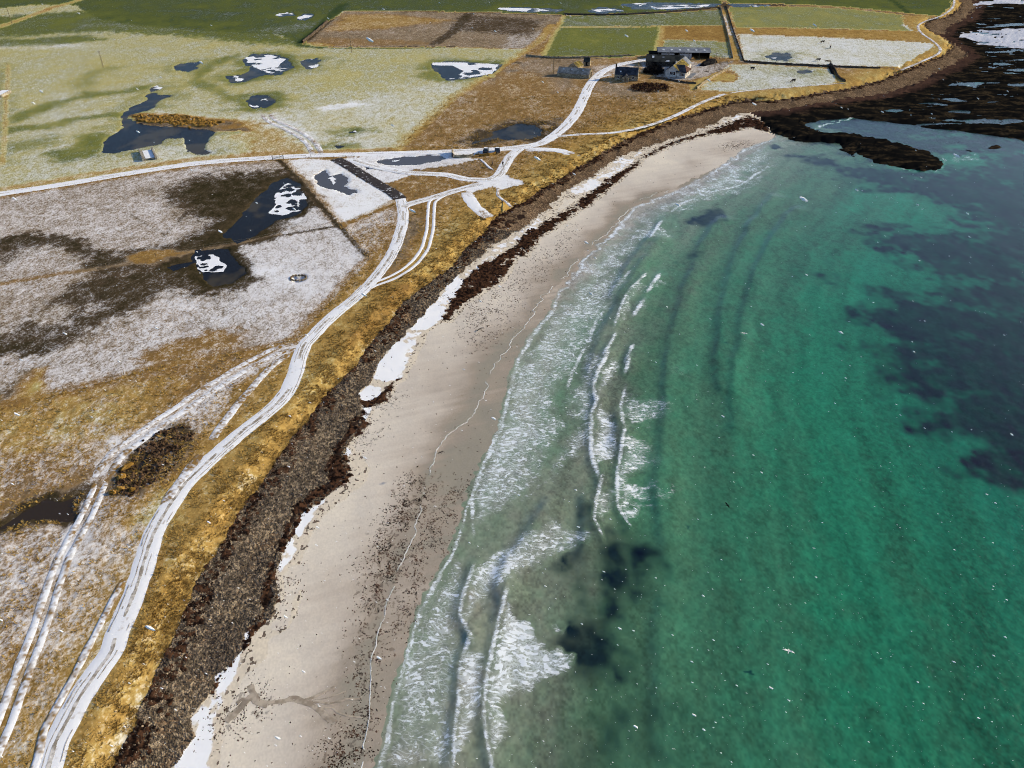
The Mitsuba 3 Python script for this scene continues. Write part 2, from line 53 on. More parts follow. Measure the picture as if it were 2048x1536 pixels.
'farmyard': [(62.7,401.2),(69.7,406.1),(97.4,394),(111.5,401.2),(98.7,378),(90.5,367.3),(80.8,359.2),(69.4,359.2),(63.4,380.3)]},'MARKS': [('wet',1,9,[(-100.6,216.3),(-93.3,227.9),(-82,231.7),(-72.8,232.2),(-66.4,225.2),(-58.4,213.4),(-56.2,205.3),(-57.1,196.5),(-61.1,189.4),(-61.7,181.4),(-65.3,178.2),(-71.5,173.5),(-78.9,171.7),(-86.1,172.6),(-85.6,178.2),(-82.5,183.6),(-83.6,191.5),(-88.7,199.5),(-95,207.2)]),('wet',0.9,5,[(-137,176.9),(-130.9,179.4),(-122.3,182.7),(-112.1,180.4),(-104.5,173.5),(-99.3,170.3),(-94,171.4),(-89.8,172.6),(-90.9,163.4),(-95.8,159.9),(-101.8,162.6),(-109.3,172),(-118,176.9),(-127.7,173.8),(-134.5,172.6)]),('wet',0.6,8,[(-127,172.6),(-125.7,179.4),(-121.2,175.7),(-120.9,168.2),(-122.9,165.4),(-126.9,164)]),('wet',0.8,8,[(-95,156.7),(-86.1,163.4),(-77.4,169.1),(-67.5,172.6),(-61.1,161.2),(-62.3,155.5),(-67.9,151.7),(-72.9,152.9),(-79,145.7),(-81.6,139),(-87,134.7),(-93.7,131.7),(-101.1,126.8),(-106.1,125.3),(-109.4,130.7),(-104.4,132.7),(-96.4,136.8),(-87.9,141.2),(-94.3,143.4),(-101.4,144.5)]),('wet',0.9,4,[(-101.3,127.2),(-96,128.3),(-90.9,127.2),(-90.7,123.8),(-95.1,123.1),(-99.7,124.3)]),('wet',0.7,5,[(-92.9,112.3),(-90.1,117.2),(-87.7,119),(-86.9,114.7),(-88.5,109.1),(-90,107.1),(-92.9,107.6)]),('wet',1,4,[(-79.2,172.6),(-69.2,174.1),(-64.3,164),(-60.3,158.6),(-62.8,153.9),(-67.8,151.4),(-71.4,156)]),('wet',0.5,5,[(-93.6,133.5),(-86.9,139),(-82.9,142.1),(-84.7,134.1),(-87.4,129.1),(-93.9,124.3),(-99,123.1)]),('ochre',1,2,[(-94.5,169.1),(-89.8,172.6),(-81.3,173.2),(-74.6,171.7),(-81.4,166.8),(-86.3,164),(-91.3,164.5)]),('ochre',0.9,4,[(-71.1,122.2),(-68.7,127.2),(-63.4,132.1),(-59,134.1),(-55,131.9),(-54.8,127.2),(-59,124.9),(-64.2,120.4),(-68.6,119.5)]),('snowy',0.4,9,[(-67.5,172.6),(-59.9,182),(-45.4,187),(-34.9,166.8),(-37.9,153.4),(-42.5,148.5),(-53.3,156),(-61.3,159.9)]),('snowy',0.4,12,[(-68.2,156),(-55.3,164),(-44.1,156),(-46.4,146.2),(-56.8,137.2),(-67.3,137.2)]),('snowy',0.5,6,[(-64.4,199.5),(-59.9,207.2),(-54.3,204.1),(-46,188.7),(-55.9,187),(-61.6,188.7)]),('snowy',0.2,16,[(-106.1,125.3),(-95.4,127.2),(-89.9,106.8),(-72.3,117.2),(-61.1,125.3),(-52.7,137.2),(-65.2,137.2),(-76.6,127.2),(-88.6,121.6)]),('bog',0.7,3,[(-151.7,302.1),(-158.1,302.1),(-163.9,297.7),(-170.4,293.4),(-170.7,286.4),(-166.6,281.1),(-164,292),(-155.5,296.2),(-149.4,297.7)]),('bog',0.7,4,[(-160.4,349.4),(-168.8,338.2),(-183.9,337.3),(-184,328.5),(-192.1,312.8),(-193.2,294.8),(-187.8,288.5),(-184.1,305.1),(-178.6,322.6),(-173.4,329.4),(-163,334.6),(-158.1,343.7)]),('bog',0.7,3,[(-186.8,281.8),(-179.4,285.1),(-171.4,287.8),(-169.2,279.8),(-178.8,277.2),(-182.1,273.4)]),('bog',0.6,8,[(-173,260.1),(-165.3,272.1),(-157.2,263),(-163.1,254.4),(-169.1,251.7)]),('bog',0.8,5,[(-138.1,251.7),(-145.6,272.1),(-150.7,275.3),(-150.6,260.1),(-155.2,248.9),(-147.9,241.1),(-139.9,244.7)]),('bog',0.6,4,[(-145.1,351.3),(-148.6,369.4),(-150.2,406.1),(-142.7,418.9),(-141.2,409.9),(-143.7,394),(-143.3,364.2),(-123.6,338.2),(-101.7,306.6),(-102.8,303.6),(-122.9,329.4),(-140.9,347.5)]),('bog',0.6,5,[(-136.8,403.6),(-137.3,422.9),(-121.2,421.6),(-110.6,409.9),(-104,380.3),(-110.9,363.2),(-120.5,349.4),(-128.4,353.2),(-134.7,369.4),(-128.1,374.8)]),('bog',0.6,6,[(-41.2,403.6),(-4.7,401.2),(-5.5,369.4),(-21.1,355.2),(-32.5,357.2),(-42.8,369.4)]),('bog',0.4,6,[(-201,369.4),(-199.3,391.6),(-188.2,385.9),(-191.7,369.4),(-184.8,340),(-193.6,349.4)]),('bog',0.6,4,[(-115,331.1),(-99.9,338.2),(-92.8,318.5),(-95.4,305.1),(-105.7,306.6)]),('bog',0.7,2,[(-60.9,278.5),(-56,281.8),(-51.6,277.2),(-58.2,273.4)]),('shade',0,14,[(-498,751),(-320.8,751),(-143.5,751),(-115.1,572.5),(-115.2,491.9),(-115.3,441),(-151.4,471.6),(-177.8,481.6),(-201,488.4),(-225,474.9),(-258,465.2),(-307.3,491.9),(-337.4,491.9)]),('green',0.8,8,[(-316.9,458.9),(-273.5,462),(-251.2,474.9),(-228.1,462),(-247.4,443.9),(-281.6,436.7)]),('green',0.9,14,[(-360.6,529.4),(-284,572.5),(-193.8,529.4),(-134.9,474.9),(-104.4,441),(-145.1,449.8),(-196,474.9),(-245.7,488.4),(-293.2,466.8)]),('green',0.3,12,[(-275.2,391.6),(-248.3,391.6),(-208.6,322.6),(-162.6,238.6),(-174.3,228.9)]),('snowy',0.3,20,[(-88.1,292),(-67,322.6),(-37.2,359.2),(-0.9,391.6),(-25.6,322.6),(-38.6,260.1),(-54.8,254.4),(-73,260.1)]),('snowy',0.8,4,[(-80.8,310.5),(-62.4,320.1),(-57.7,316),(-75.3,303.6)]),('snowy',0.4,6,[(-104.3,295.5),(-90.9,302.9),(-72.3,272.1),(-84.3,277.2),(-98.5,288.5)]),('snowy',0.3,8,[(-119.6,260.1),(-109.1,275.3),(-101.5,263),(-99.6,251.7),(-70.7,250),(-101.5,242.6),(-123.1,236.1),(-125.1,244.7)]),('ochre',1,2,[(-149,299.9),(-141.5,302.1),(-129.2,300.6),(-115.6,294.8),(-105.2,292),(-95.2,277.2),(-106.1,277.2),(-114.5,280.4),(-132.2,284.4),(-140.4,288.5)]),('ochre',0.5,8,[(-110.9,292),(-95.7,292),(-84.3,277.2),(-73.7,263),(-69.2,251.1),(-89.1,244.7),(-92,266),(-100.6,277.2)]),('snowy',0.6,4,[(-45.4,187),(-39.5,195.8),(-32.8,202.5),(-30.8,197.6),(-31.3,190.4),(-37.4,187),(-41.8,182)]),('snowy',0.3,6,[(-39.8,185.3),(-31.3,190.4),(-30.2,182),(-33.7,171.1),(-36.2,171.1)]),('heath',0.7,4,[(-28.6,195.8),(-23.4,192.2),(-22.8,178.8),(-26.7,164),(-30.9,152.2),(-32.4,150.9),(-28.6,169.7),(-28.1,182)]),('heath',0.4,5,[(-27.3,150.9),(-22.2,156),(-19.7,153.4),(-24.3,145),(-27.6,137.2),(-30.4,129.1),(-32.4,129.1),(-30.3,141.6)]),('snowy',0.1,30,[(-88.2,103.9),(-73,108.4),(-65.6,121.6),(-59.1,125.3),(-64,99.7),(-73.1,94.4),(-82.8,94.4)]),('snowy',0.3,10,[(-90,98.3),(-74.4,97),(-63.7,97),(-64.9,87.1),(-71.7,82.7),(-80,81.6)]),('snowy',0.7,3,[(-57.5,108.4),(-51.3,109.9),(-50.1,106.1),(-51.8,98.3),(-54.8,99.7)]),('snowy',0.9,1.2,[(-67.4,97),(-64.8,97.7),(-64.9,95),(-66.9,95)]),('snowy',0.4,6,[(-64.7,77.5),(-62,84.3),(-57.6,82.7),(-53.8,84.3),(-51.6,82.7),(-52.5,77.5),(-52.6,72.7),(-56.9,69.9),(-60.2,72.7)]),('snowy',0.5,6,[(-76.4,75.5),(-66.1,77.5),(-61.4,70.8),(-59.8,60.2),(-63.8,54.5)]),('snowy',0.4,6,[(-60.7,73.6),(-52.8,76.5),(-51.4,68.2),(-50,56.5),(-50.3,48.7),(-53.3,44.1),(-56.7,54.5),(-59.3,64)]),('snowy',0.7,2.5,[(-64.2,76.5),(-61.9,78.5),(-60.4,74.5),(-59.1,69.1),(-60,68.2)]),('snowy',0.4,6,[(-1.1,474.9),(19.8,491.9),(9.6,432.5),(-6.4,432.5)]),('moss',0.4,8,[(-111,550.2),(-88.3,554.5),(-39.7,529.4),(-79.7,495.4),(-108.5,488.4)]),('wet',0.5,10,[(-31.2,550.2),(21.1,529.4),(4.6,474.9),(-37.2,491.9)]),('ochre',0.5,6,[(-109.9,466.8),(-63.1,458.9),(-34.1,446.8),(-103.8,438.1)]),('track',0.9,1.6,[(-42.7,130.7),(-46.5,123.8),(-51,117.8),(-54.8,112.3),(-58,106.1),(-60.4,101.1),(-63.3,97),(-64.4,91.3),(-65.6,87.1),(-65.8,82.7),(-62.4,79.5),(-64.1,87.1),(-62.4,91.3),(-60.7,93.8),(-58.6,98.6),(-55.4,103.9),(-52.2,109.9),(-48.6,116.1),(-44.5,121.6),(-40.9,127.2)]),('heath',1,2,[(-60.9,84.3),(-61.9,90.1),(-60.7,93.8),(-60.1,98.3),(-58.7,101.1),(-54.4,101.1),(-52,97),(-52.4,93.1),(-52.6,88.3),(-53.1,86.5),(-55.7,85.4),(-57.6,82.7)]),('heath',0.5,5,[(19.5,359.2),(28.9,364.2),(27.5,344.6),(19.4,335.5)]),('heath',0.5,5,[(37.2,354.2),(47.8,349.4),(59,335.5),(48.8,322.6),(37.6,335.5)]),('heath',0.5,6,[(6.5,406.1),(40.1,413.7),(37.2,380.3),(19.6,361.2),(6.2,380.3)]),('heath',0.2,6,[(-47.8,242.6),(-10.4,242.6),(-14.5,227.9),(-27.2,231.2),(-38.6,234.6)]),('snowy',0.5,4,[(37.7,385.9),(59,401.2),(61.8,385.9),(46.7,369.4),(38.4,367.3)]),('heath',0.2,5,[(-23.5,244.7),(-5.5,244.7),(-3.7,233.6),(-11.4,227.9),(-19.3,231.2)]),('moss',0.5,10,[(-92.5,102.5),(-85.4,108.4),(-73.7,109.9),(-66,113.1),(-61.5,108.4),(-65.4,101.1),(-71.9,97),(-78,94.4),(-87.7,94.4)]),('moss',0.5,4,[(-54.7,84.9),(-52.6,87.1),(-50,78.5),(-52.1,76.5),(-55.8,78.5)]),('bog',0.6,4,[(-90.6,114.7),(-87.7,118.1),(-84.4,109.9),(-88.9,108.4)]),('bare',0.9,1.2,[(-43.3,44.1),(-43.6,46.4),(-43,48.4),(-42,47.6),(-42,45.5),(-42,43.5)]),('bare',0.6,1,[(-42.6,48.7),(-42.8,50.7),(-42.7,53.5),(-42.1,53.1),(-41.8,50.2),(-41.8,48.4)]),('bare',0.9,0.9,[(-41.1,64.4),(-41.4,68.2),(-40.5,71.6),(-39.8,77.5),(-39.5,84),(-38.8,84.3),(-38.6,79),(-39.6,74.1),(-40.4,69.1),(-40.5,64.8)]),('bare',0.5,1.2,[(-42.6,87.1),(-41.3,90.7),(-39.5,90.1),(-39.8,85.4),(-40.9,84.3)]),('bare',0.7,1,[(-26.1,141.6),(-24.5,146.2),(-23.3,147.1),(-23.9,141.6),(-25.1,138.3)]),('bare',0.7,1,[(-30.1,127.2),(-28.2,131.1),(-27.5,130.1),(-28.5,126.8)]),('bare',0.7,1,[(46.1,274.6),(57.4,287.8),(69.6,302.1),(71.2,300.6),(59.1,287.1),(47.7,273.4)]),('snowy',0.4,8,[(-287.4,446.8),(-250.3,449.8),(-224.2,441),(-247,432.5),(-277.5,429.7)]),('snowy',0.2,10,[(-271.1,510),(-238.5,513.8),(-181.3,491.9),(-215.9,488.4)]),('snowy',0.3,8,[(-156.2,488.4),(-137.7,510),(-123.2,529.4),(-120.2,500.8),(-134.9,474.9)])],
'STREAM': [([(-32.4,48.8),(-31.7,50),(-31,51.2),(-30.4,52.1),(-29.6,51.4),(-28.3,51.1)],
0.7),([(-31,53.4),(-30.2,52.3),(-29.6,51.4)],
0.5),([(-32,50.9),(-31.2,51.6),(-29.8,51.6)],
0.4),([(-28.3,51.1),(-26.9,51.4),(-25.3,51.7),(-23.9,51.3),(-22.6,50.6),(-21,49.6),(-20.2,49.1)],
0.5),([(-28.3,51.2),(-26.1,51.6),(-24.7,51.7),(-23.3,52.1),(-22,53),(-20.9,53.6)],
0.3),([(-23.9,51.4),(-21.7,51.4),(-19.5,51.8),(-17.7,52.1)],
0.2),([(-23.1,51.1),(-20.7,50.5),(-18.5,49.9),(-17.1,49.7)],
0.2),([(-24.7,51.6),(-22.4,51.9),(-19.6,52.9)],
0.1)],
'PONDS': [('peat',[(-154.6,335.9),(-143.4,330.6),(-145.3,322.9),(-143.5,306.9),(-148.1,300.2),(-147.3,295.8),(-140.5,288.8),(-132.3,284.7),(-122.8,284),(-114.6,280.7),(-106.8,277.5),(-107,266.3),(-104.5,256.4),(-99.1,251.4),(-102.9,249.2),(-109.1,252.5),(-112.6,257.5),(-115.6,268.1),(-122.3,268.1),(-121.2,262.1),(-127.5,256.4),(-133.1,249.7),(-137.7,252.5),(-144.4,269.3),(-143.7,282),(-151.1,298),(-153.3,305.4),(-152.6,327.1),(-158,342.2),(-156.5,349.7),(-151.7,344.1),(-155,338.6)],
[[(-160.5,349.6),(-154.9,352.5),(-144.7,347.7),(-148,343),(-153.6,342.1),(-158.1,344.9)]]),('peat',[(-162.4,380.7),(-165.3,395.6),(-156.2,401.6),(-151.3,385.1),(-152.2,376.3)],
[]),('peat',[(-138,407.8),(-136.3,419.4),(-125.9,419.4),(-114.5,410.3),(-106.2,386.3),(-108,369.8),(-116.7,367.7),(-119.8,354.6),(-126.6,354.6),(-132.5,367.7),(-126.6,369.8),(-125.1,380.7)],
[[(-137.3,414),(-124.2,417.9),(-114.8,406.4),(-113.1,389.6),(-106.5,382.7),(-112.6,373.9),(-118.8,379.4),(-125.5,386.1),(-131.3,397.8)],
[(-129.6,369.7),(-126,367.6),(-122.3,358.4),(-124.7,357.4)]]),('peat',[(-106.6,401.6),(-100,410.3),(-93.1,392),(-96.2,381.8),(-102.8,387.4)],
[[(-106.2,403.9),(-99.9,407.6),(-99.6,400.2)],
[(-100.2,391.9),(-94.6,394.2),(-92.8,383.9),(-97.4,385)]]),('peat',[(-40.1,396.8),(-32.3,402.8),(-5.1,394.4),(-7.5,374.1),(-18.7,361.5),(-29.2,358.5),(-32.6,369.8),(-38.6,379.5)],
[[(-39.7,397.8),(-24.6,399),(-5.9,393.1),(-9.1,371.8),(-23.7,362.4),(-29.4,361.4),(-22.4,380.5),(-30.2,389.6),(-37.7,391.9)]]),('peat',[(-111.2,321.3),(-108.8,331.4),(-101.4,331.4),(-95.8,318.8),(-98.7,310),(-104.7,310)],
[[(-104.7,324.5),(-102.1,326.2),(-100.9,319.5),(-103.1,318.7)],
[(-106.7,317),(-104.1,318.7),(-101.1,311.5),(-104.3,312.3)]]),('peat',[(-7,276.2),(-4.4,280.1),(-0.7,284),(3,288.1),(5.8,286.7),(8.5,285.4),(11.6,278.8),(11,271.2),(6.3,266.9),(-2.4,266.9),(-6.8,268.1),(-11.1,263.9),(-14.5,261),(-15.5,263.3),(-9.5,268.7),(-6.9,271.2)],
[]),('peat',[(-62.1,260.4),(-59.8,261),(-57.1,258.1),(-59.2,256.4)],
[]),('peat',[(-60.7,277.5),(-56.4,278.8),(-55.7,275.6),(-59.4,274.9)],
[[(-58.8,276.7),(-56.8,278),(-56.7,275.4)]]),('peat',[(-66.2,182.2),(-62.4,191.7),(-59.1,196),(-57.3,203.5),(-63.2,219.1),(-68.9,227.7),(-72.1,223.6),(-74.6,208.3),(-74.1,192.4),(-75.5,182.2),(-70,176.8)],
[[(-69.4,210.6),(-67.9,222.1),(-61.3,216.5),(-58,208.2),(-58.9,199.6),(-62.8,195.9),(-67.8,197.7),(-66.8,203.4)]]),('peat',[(-79.7,172.8),(-71,174),(-65.3,165.5),(-61.4,160.1),(-63.3,154.8),(-67.6,152.3),(-70.6,156.1),(-77.3,167)],
[[(-77.4,169.2),(-73.6,170.7),(-68.2,164.1),(-67.8,161.1),(-72.5,160),(-75.6,164.6)]]),('peat',[(-82.8,164.1),(-77.1,166.4),(-74.6,168.1),(-76.7,163.6),(-79.8,160.9)],
[]),('brown',[(-73.3,77.5),(-71.9,80.8),(-69.7,83.3),(-67,82.7),(-65.8,83.8),(-65.1,84.4),(-64.9,83.6),(-64.5,81.9),(-63.9,80.3),(-62.4,79.1),(-64,78.2),(-66.7,78.6),(-69.4,78.6),(-72.1,76.7),(-75.9,74.6),(-77.7,75.4)],
[]),('brown',[(-59.3,90.8),(-59,93),(-58.4,93.5),(-57.9,92),(-58.1,89.8),(-58.9,89.3)],
[]),('peat',[(-157.7,557.3),(-148.7,561.7),(-143.8,548.6),(-152.7,544.4)],
[[(-162.7,557.1),(-150.8,563.7),(-146,554.9),(-153.2,546.3)]]),('peat',[(-140.7,538.1),(-139.9,557.3),(-133.3,555.1),(-129.8,542.3),(-132.5,528),(-137.3,528)],
[[(-140,537.9),(-138.5,557.1),(-132.8,552.7),(-131.5,537.9),(-134.8,529.8)]]),('peat',[(-13.6,582.5),(5.6,587.3),(36,575.4),(32.6,564),(-1.3,564)],
[[(-8.4,584.7),(9.1,582.3),(32.9,570.6),(12.2,566),(-6.5,572.9)]]),('peat',[(52.1,573.1),(62.1,587.3),(75.3,580.1),(77.4,568.5),(62.5,557.3),(52.6,559.5)],
[[(54.6,575.2),(66.6,579.9),(75.6,568.3),(59.8,563.7)]]),('peat',[(77.9,602.2),(101.2,612.5),(150.2,602.2),(143.2,587.3),(109,573.1),(82,577.8)],
[[(98,592),(142.3,599.4),(132.6,587.1),(102.8,577.5)],
[(85.8,607.1),(96.3,604.5),(90.9,592)]]),('peat',[(154.4,604.7),(171.8,602.2),(190.5,592.2),(167.9,587.3),(153,589.7)],
[[(170.4,596.9),(186.9,592),(172,589.5)]]),('peat',[(130.7,414.1),(136.3,422),(145,424.7),(143.3,411.6),(137.9,401.6),(131.1,404.1)],
[[(132.4,410.2),(135,411.4),(133.4,407.6)],
[(136.3,408.9),(138.4,408.9),(136.3,406.4)]]),('peat',[(132.6,376.3),(137.9,381.8),(144.7,380.7),(140.3,373),(135.1,373)],
[[(142.4,379.4),(147.4,381.6),(144.6,376.1)]]),('dark',[(-45.5,243.4),(-37.1,248.1),(-23.1,249.7),(-21.1,244.4),(-28.1,240.8),(-35.9,238.3),(-40.8,239.3)],
[[(-42.9,242.8),(-36.6,244.3),(-37.2,242.3)]]),('dark',[(-50.4,240.8),(-46.1,236.8),(-39.4,234.8),(-31,231.5),(-32.5,229.6),(-39.9,232.9),(-45.7,234.8)],
[]),('dark',[(-61.5,228.2),(-59.2,234.8),(-56.2,229.1),(-53.7,231),(-49.5,226.3),(-50,219.1),(-44.3,214),(-47.1,211.5),(-52.6,215.7),(-56.5,218.3),(-59.2,221.8)],
[[(-56.6,225.8),(-55,228.1),(-52.5,224.4),(-53.6,220.8)]])],
'FOAM': [(0.6,1.6,[(-6,70.9),(-6.6,66.5),(-6.8,63.9),(-5.8,61.9),(-4.8,65.3),(-2.2,67.4),(2.5,71.3),(7.5,74.5),(11.3,76.3),(11.7,78.4),(9.3,80.5),(4.9,81.5),(0.4,78.4),(-3.5,75)],
[(-5.8,70.9),(-6.7,66.9),(-6.8,63.9),(-5.8,61.9)]),(0.7,1.6,[(-5.6,59),(-6.1,56.8),(-6.3,53.4),(-6.3,50.5),(-6.6,47.9),(-6.6,46),(-5.4,46.3),(-4.4,47.9),(-3.7,50.6),(-3.5,53.9),(-3,56.6),(-3.3,58.4)],
[(-5.6,59.1),(-6.1,56.8),(-6.3,53.4),(-6.3,50.5),(-6.6,47.9),(-6.6,45.9)]),(0.8,1.6,[(-1.1,66.5),(-1.7,63.8),(-2.6,58.2),(-3.1,54.3),(-3.3,51.8),(-3.2,49.4),(-2.8,46.4),(-2.4,44.5),(-1.6,46.1),(0,48),(-0.2,49.4),(-1.4,51.1),(0.6,52.9),(3.9,53.9),(7,55.4),(8,57.3),(6.6,58.7),(3.5,61),(0.7,64.2)],
[(-1,66.5),(-1.7,63.8),(-2.6,58.2),(-3.1,54.3),(-3.3,51.8),(-3.2,49.4),(-2.8,46.4),(-2.4,44.5)]),(0.8,1.6,[(15,111.3),(14,107.9),(13.4,102.4),(13.2,95.7),(13.5,93.9),(14.5,95.2),(17.4,95.9),(18.6,100.8),(18.1,105.3),(16.3,109.5)],
[(15.1,111.6),(14,107.9),(13.4,102.4),(13.2,95.7),(13.5,93.9)]),(0.6,1.6,[(19,101.9),(17.9,95.7),(17,91.1),(16.2,84.4),(16.9,82.1),(20.1,82.9),(24.2,84.5),(20.5,85.5),(19.1,85.5),(23.8,87),(28.6,88.3),(24.2,89.1),(19.2,91),(21.6,92.1),(24.9,94.4),(23.7,99)],
[(19.2,101.9),(17.9,95.7),(17,91.1),(16.2,84.4),(16.9,82)]),(0.6,1.6,[(13.9,89),(13.1,85.3),(12.2,81.2),(12.6,79.3),(14,81),(15.9,82.4),(16.6,87.6)],
[(14,89),(13.1,85.3),(12.2,81.2),(12.6,79.3)]),(0.7,1.6,[(18.5,127.1),(16.5,121.6),(15.3,117.8),(15.2,113.7),(16.4,115),(18.1,116.7),(20.5,122.3),(19.9,126)],
[(18.6,127.1),(16.5,121.6),(15.3,117.8),(15.1,113.5)]),(0.5,1.6,[(14.2,129.8),(11.7,122.5),(10.7,117.8),(13,120.1),(16.9,122.3),(18.1,127.3)],
[(14.3,129.8),(11.7,122.5),(10.7,117.8)]),(0.7,1.6,[(34.7,163.1),(32,157.1),(34.5,157.3),(37.5,157.9),(36.9,161.2)],
[(34.9,163.1),(32,156.8)]),(0.6,1.6,[(31.1,162.6),(27.4,155.8),(24.9,149.7),(22.3,141.3),(25.1,143),(27.5,146.7),(30.3,152.3),(31.7,158.1)],
[(31.2,162.6),(27.4,155.8),(24.9,149.7),(22.3,141.3)]),(0.8,1.6,[(29.9,151.1),(27.6,146),(29.4,146.7),(31.2,149)],
[(29.9,151.1),(27.4,145.7)]),(0.5,1.6,[(27.7,164.2),(25.5,159.9),(28,159.4),(29.4,162.6)],
[(27.7,164.2),(25.5,159.9)]),(0.5,1.6,[(21,148.3),(18.5,143.3),(16.9,137.4),(16.2,134.5),(18.7,138.3),(20.8,143.7)],
[(21,148.3),(18.5,143.3),(16.9,137.4),(16.2,134.5)]),(0.7,1.6,[(41.2,197.1),(37.2,188.4),(40.2,187.7),(43.4,190.5),(43.2,195.3)],
[(41.2,197.1),(37.2,188.4)]),(0.8,1.6,[(24,129.8),(22.9,126.9),(24,127.1)],
[(24,129.8),(22.9,126.9)]),(0.8,1.6,[(23,125.6),(22.3,123.1),(23.1,123.8)],
[(23,125.6),(22.3,123.1)]),(0.6,1.6,[(21,134.7),(18.7,129),(20,129.4)],
[(21,134.7),(18.7,129)]),(0.4,1.6,[(20.8,114.8),(19.7,109.5),(19.6,106.2),(21.5,104.7),(26,105),(29.1,110.2),(25.7,114.5)],
[(21.1,115.5),(19.8,110.2),(19.6,106.2)]),(0.2,1.6,[(29.2,121.8),(32,123.6),(36.1,122.3),(33.2,120.1),(29.8,119.7)],
[]),(0.3,1.6,[(4.9,63.3),(6.9,64.5),(8.1,62.9),(7.4,61.6),(5.1,61.9)],
[]),(0.5,1.6,[(2,129),(9,146.7),(15,162),(25.6,166.1),(28.7,162),(22.8,147.1),(17.7,134.1),(12.3,122.7),(8.8,112.6),(11,105),(8,98.1),(4.4,90.5),(1.2,85.3),(-2.9,82.6),(-5.7,80.3),(-6.5,85.9),(-4.8,95.5),(-2.5,103.6),(-0.5,115)],
[(-5.9,80.5),(-6.3,86.3),(-4.4,95.7),(-2.3,103.6),(-0.3,115.8),(1.8,128.4),(5.1,138.5),(8.8,145.7)]),(0.4,1.6,[(12.3,122.7),(15.8,130.2),(17.5,126.4),(14.3,112.6),(12.7,98.1),(8.6,94.2),(2.7,85.9),(-1.8,82.6),(4.4,90.5),(8,98.1),(11,105),(8.8,112.6)],
[]),(0.5,3,[(11.1,155.8),(18.4,174.5),(30.4,196.4),(41.5,214.9),(60,235.4),(78.7,258.6),(93.2,273.3),(94.2,264.3),(87.6,247.9),(69.4,221.7),(55.2,212),(46.6,205.3),(36.5,185.8),(25.1,162),(14.8,159.4)],
[]),(0.4,1.6,[(-15,43.3),(-13.8,46.7),(-13.6,50.7),(-12.8,56.8),(-12.6,60.8),(-12,64.3),(-10.4,68.9),(-8.1,75),(-6.6,70.9),(-6.9,64.1),(-5.7,59.5),(-6.5,53.9),(-6.6,46.4),(-6.8,42.5)],
[(-14.6,43.3),(-14,46.7),(-13.9,50.7),(-13,56.8),(-12.8,60.8),(-12.1,64.3),(-10.6,68.9)]),(0.6,1.6,[(-13,56.8),(-12.8,60.8),(-12.2,64.3),(-10.6,68.9),(-9.7,68.9),(-10.9,65.3),(-11.7,61),(-12.3,56.6),(-13.1,51.9),(-13.9,49.4),(-13.8,50.9)],
[]),(0.5,1.6,[(46.1,206.5),(50.1,212.8),(60.2,221.7),(70.8,227.4),(85.2,245.3),(91.2,254.2),(93.1,252.1),(82.8,236.8),(70.4,219.5),(60.2,214.5),(52.1,211.2)],
[(46.4,206.9),(50.1,212.8),(60.2,221.7),(70.9,227.9),(84.4,245.3)]),(0.8,0.9,[(120.6,253.2),(124,247.9),(128.9,243.7),(133.8,240.2),(139.9,242.7),(145,247.9),(149.1,254.2),(147.9,257.5),(146.3,252.1),(140.8,245.8),(135.2,243.2),(130,246.3),(125.1,250.5)],
[]),(0.4,2,[(149.5,258.6),(156.9,259.8),(164.9,252.1),(157.1,250),(148,252.1)],
[])],
'SWELL': [[(78.1,217.4),(65.2,194.3),(56,173.3),(48.4,151.9),(42.8,132.1),(39.8,116.7)],
[(81.6,207.3),(69,185.8),(57.4,162),(49.5,140.4),(44,122.7),(39.2,105)],
[(58.2,199.7),(48.4,179.4),(40.3,156.8),(33.3,134.1),(28.6,114.2),(25.5,99),(23.7,90.8),(21.9,75.5)],
[(36.5,185.8),(29.2,170.4),(23.1,154.3)],
[(11.5,84.8),(11,80.5),(10.1,75.5)],
[(18.8,106.5),(17.8,100.8)],
[(5,83.7),(2.6,78.4),(-0.2,73.6),(-1.6,68.2)],
[(20.2,65.7),(18.5,58.7),(17.3,51.9)],
[(39.2,185.8),(33.4,173.3),(24.5,151.9),(18.3,134.1),(15,122.7)]],
'WEED': [(1.1,12,[(95.4,189.1),(96.8,174.8),(102.8,166.1),(96.8,158.1),(85.4,151.9),(77.1,138.3),(75.4,130.2),(73.3,119.2),(74.6,112.6),(73.9,107.9),(77,105),(77.9,100.8),(76.2,94.8),(78.6,91.7),(82.1,89.3),(97.9,84.8),(241.8,264.3),(180.3,264.3),(141.1,237.8),(120.6,242.7),(112.3,246.8),(111.6,228.4),(124.7,219.5),(128.3,211.2),(129.2,196),(112.2,189.1),(103.6,194.3)]),(1.3,8,[(12.7,80.5),(19.1,76.5),(17.6,68.2),(14.9,63.3),(12.3,56.6),(8.8,55.5),(5.3,58),(4.7,59.5),(10.2,64.5),(10.7,74.5)]),(0.4,9,[(7,47.6),(12.9,49.4),(18.3,47.9),(16.8,42.5),(8.3,42.5)]),(1,3,[(47.2,199.3),(53.6,204.2),(58.8,207.3),(60,201.2),(53.1,195.3)]),(0.9,3,[(40.7,172.1),(44.5,177.5),(47.8,177.8),(46.2,174.5)]),(0.8,6,[(96.3,259.8),(105.9,257.5),(112.3,246.8),(116.2,232.1),(122.5,224.8),(117.9,221.2),(110.4,229.3),(102.5,242.7),(96.8,250.5)]),(0.5,8,[(73.5,162),(79.8,173.3),(81,166.1),(74.9,159.4)]),(1,1.5,[(90.9,269.6),(94.1,271.4),(96.1,266.1),(92.8,265.5)]),(0.9,2,[(90.8,258.6),(96.8,261.5),(99,256.4),(93.6,256.4)])],
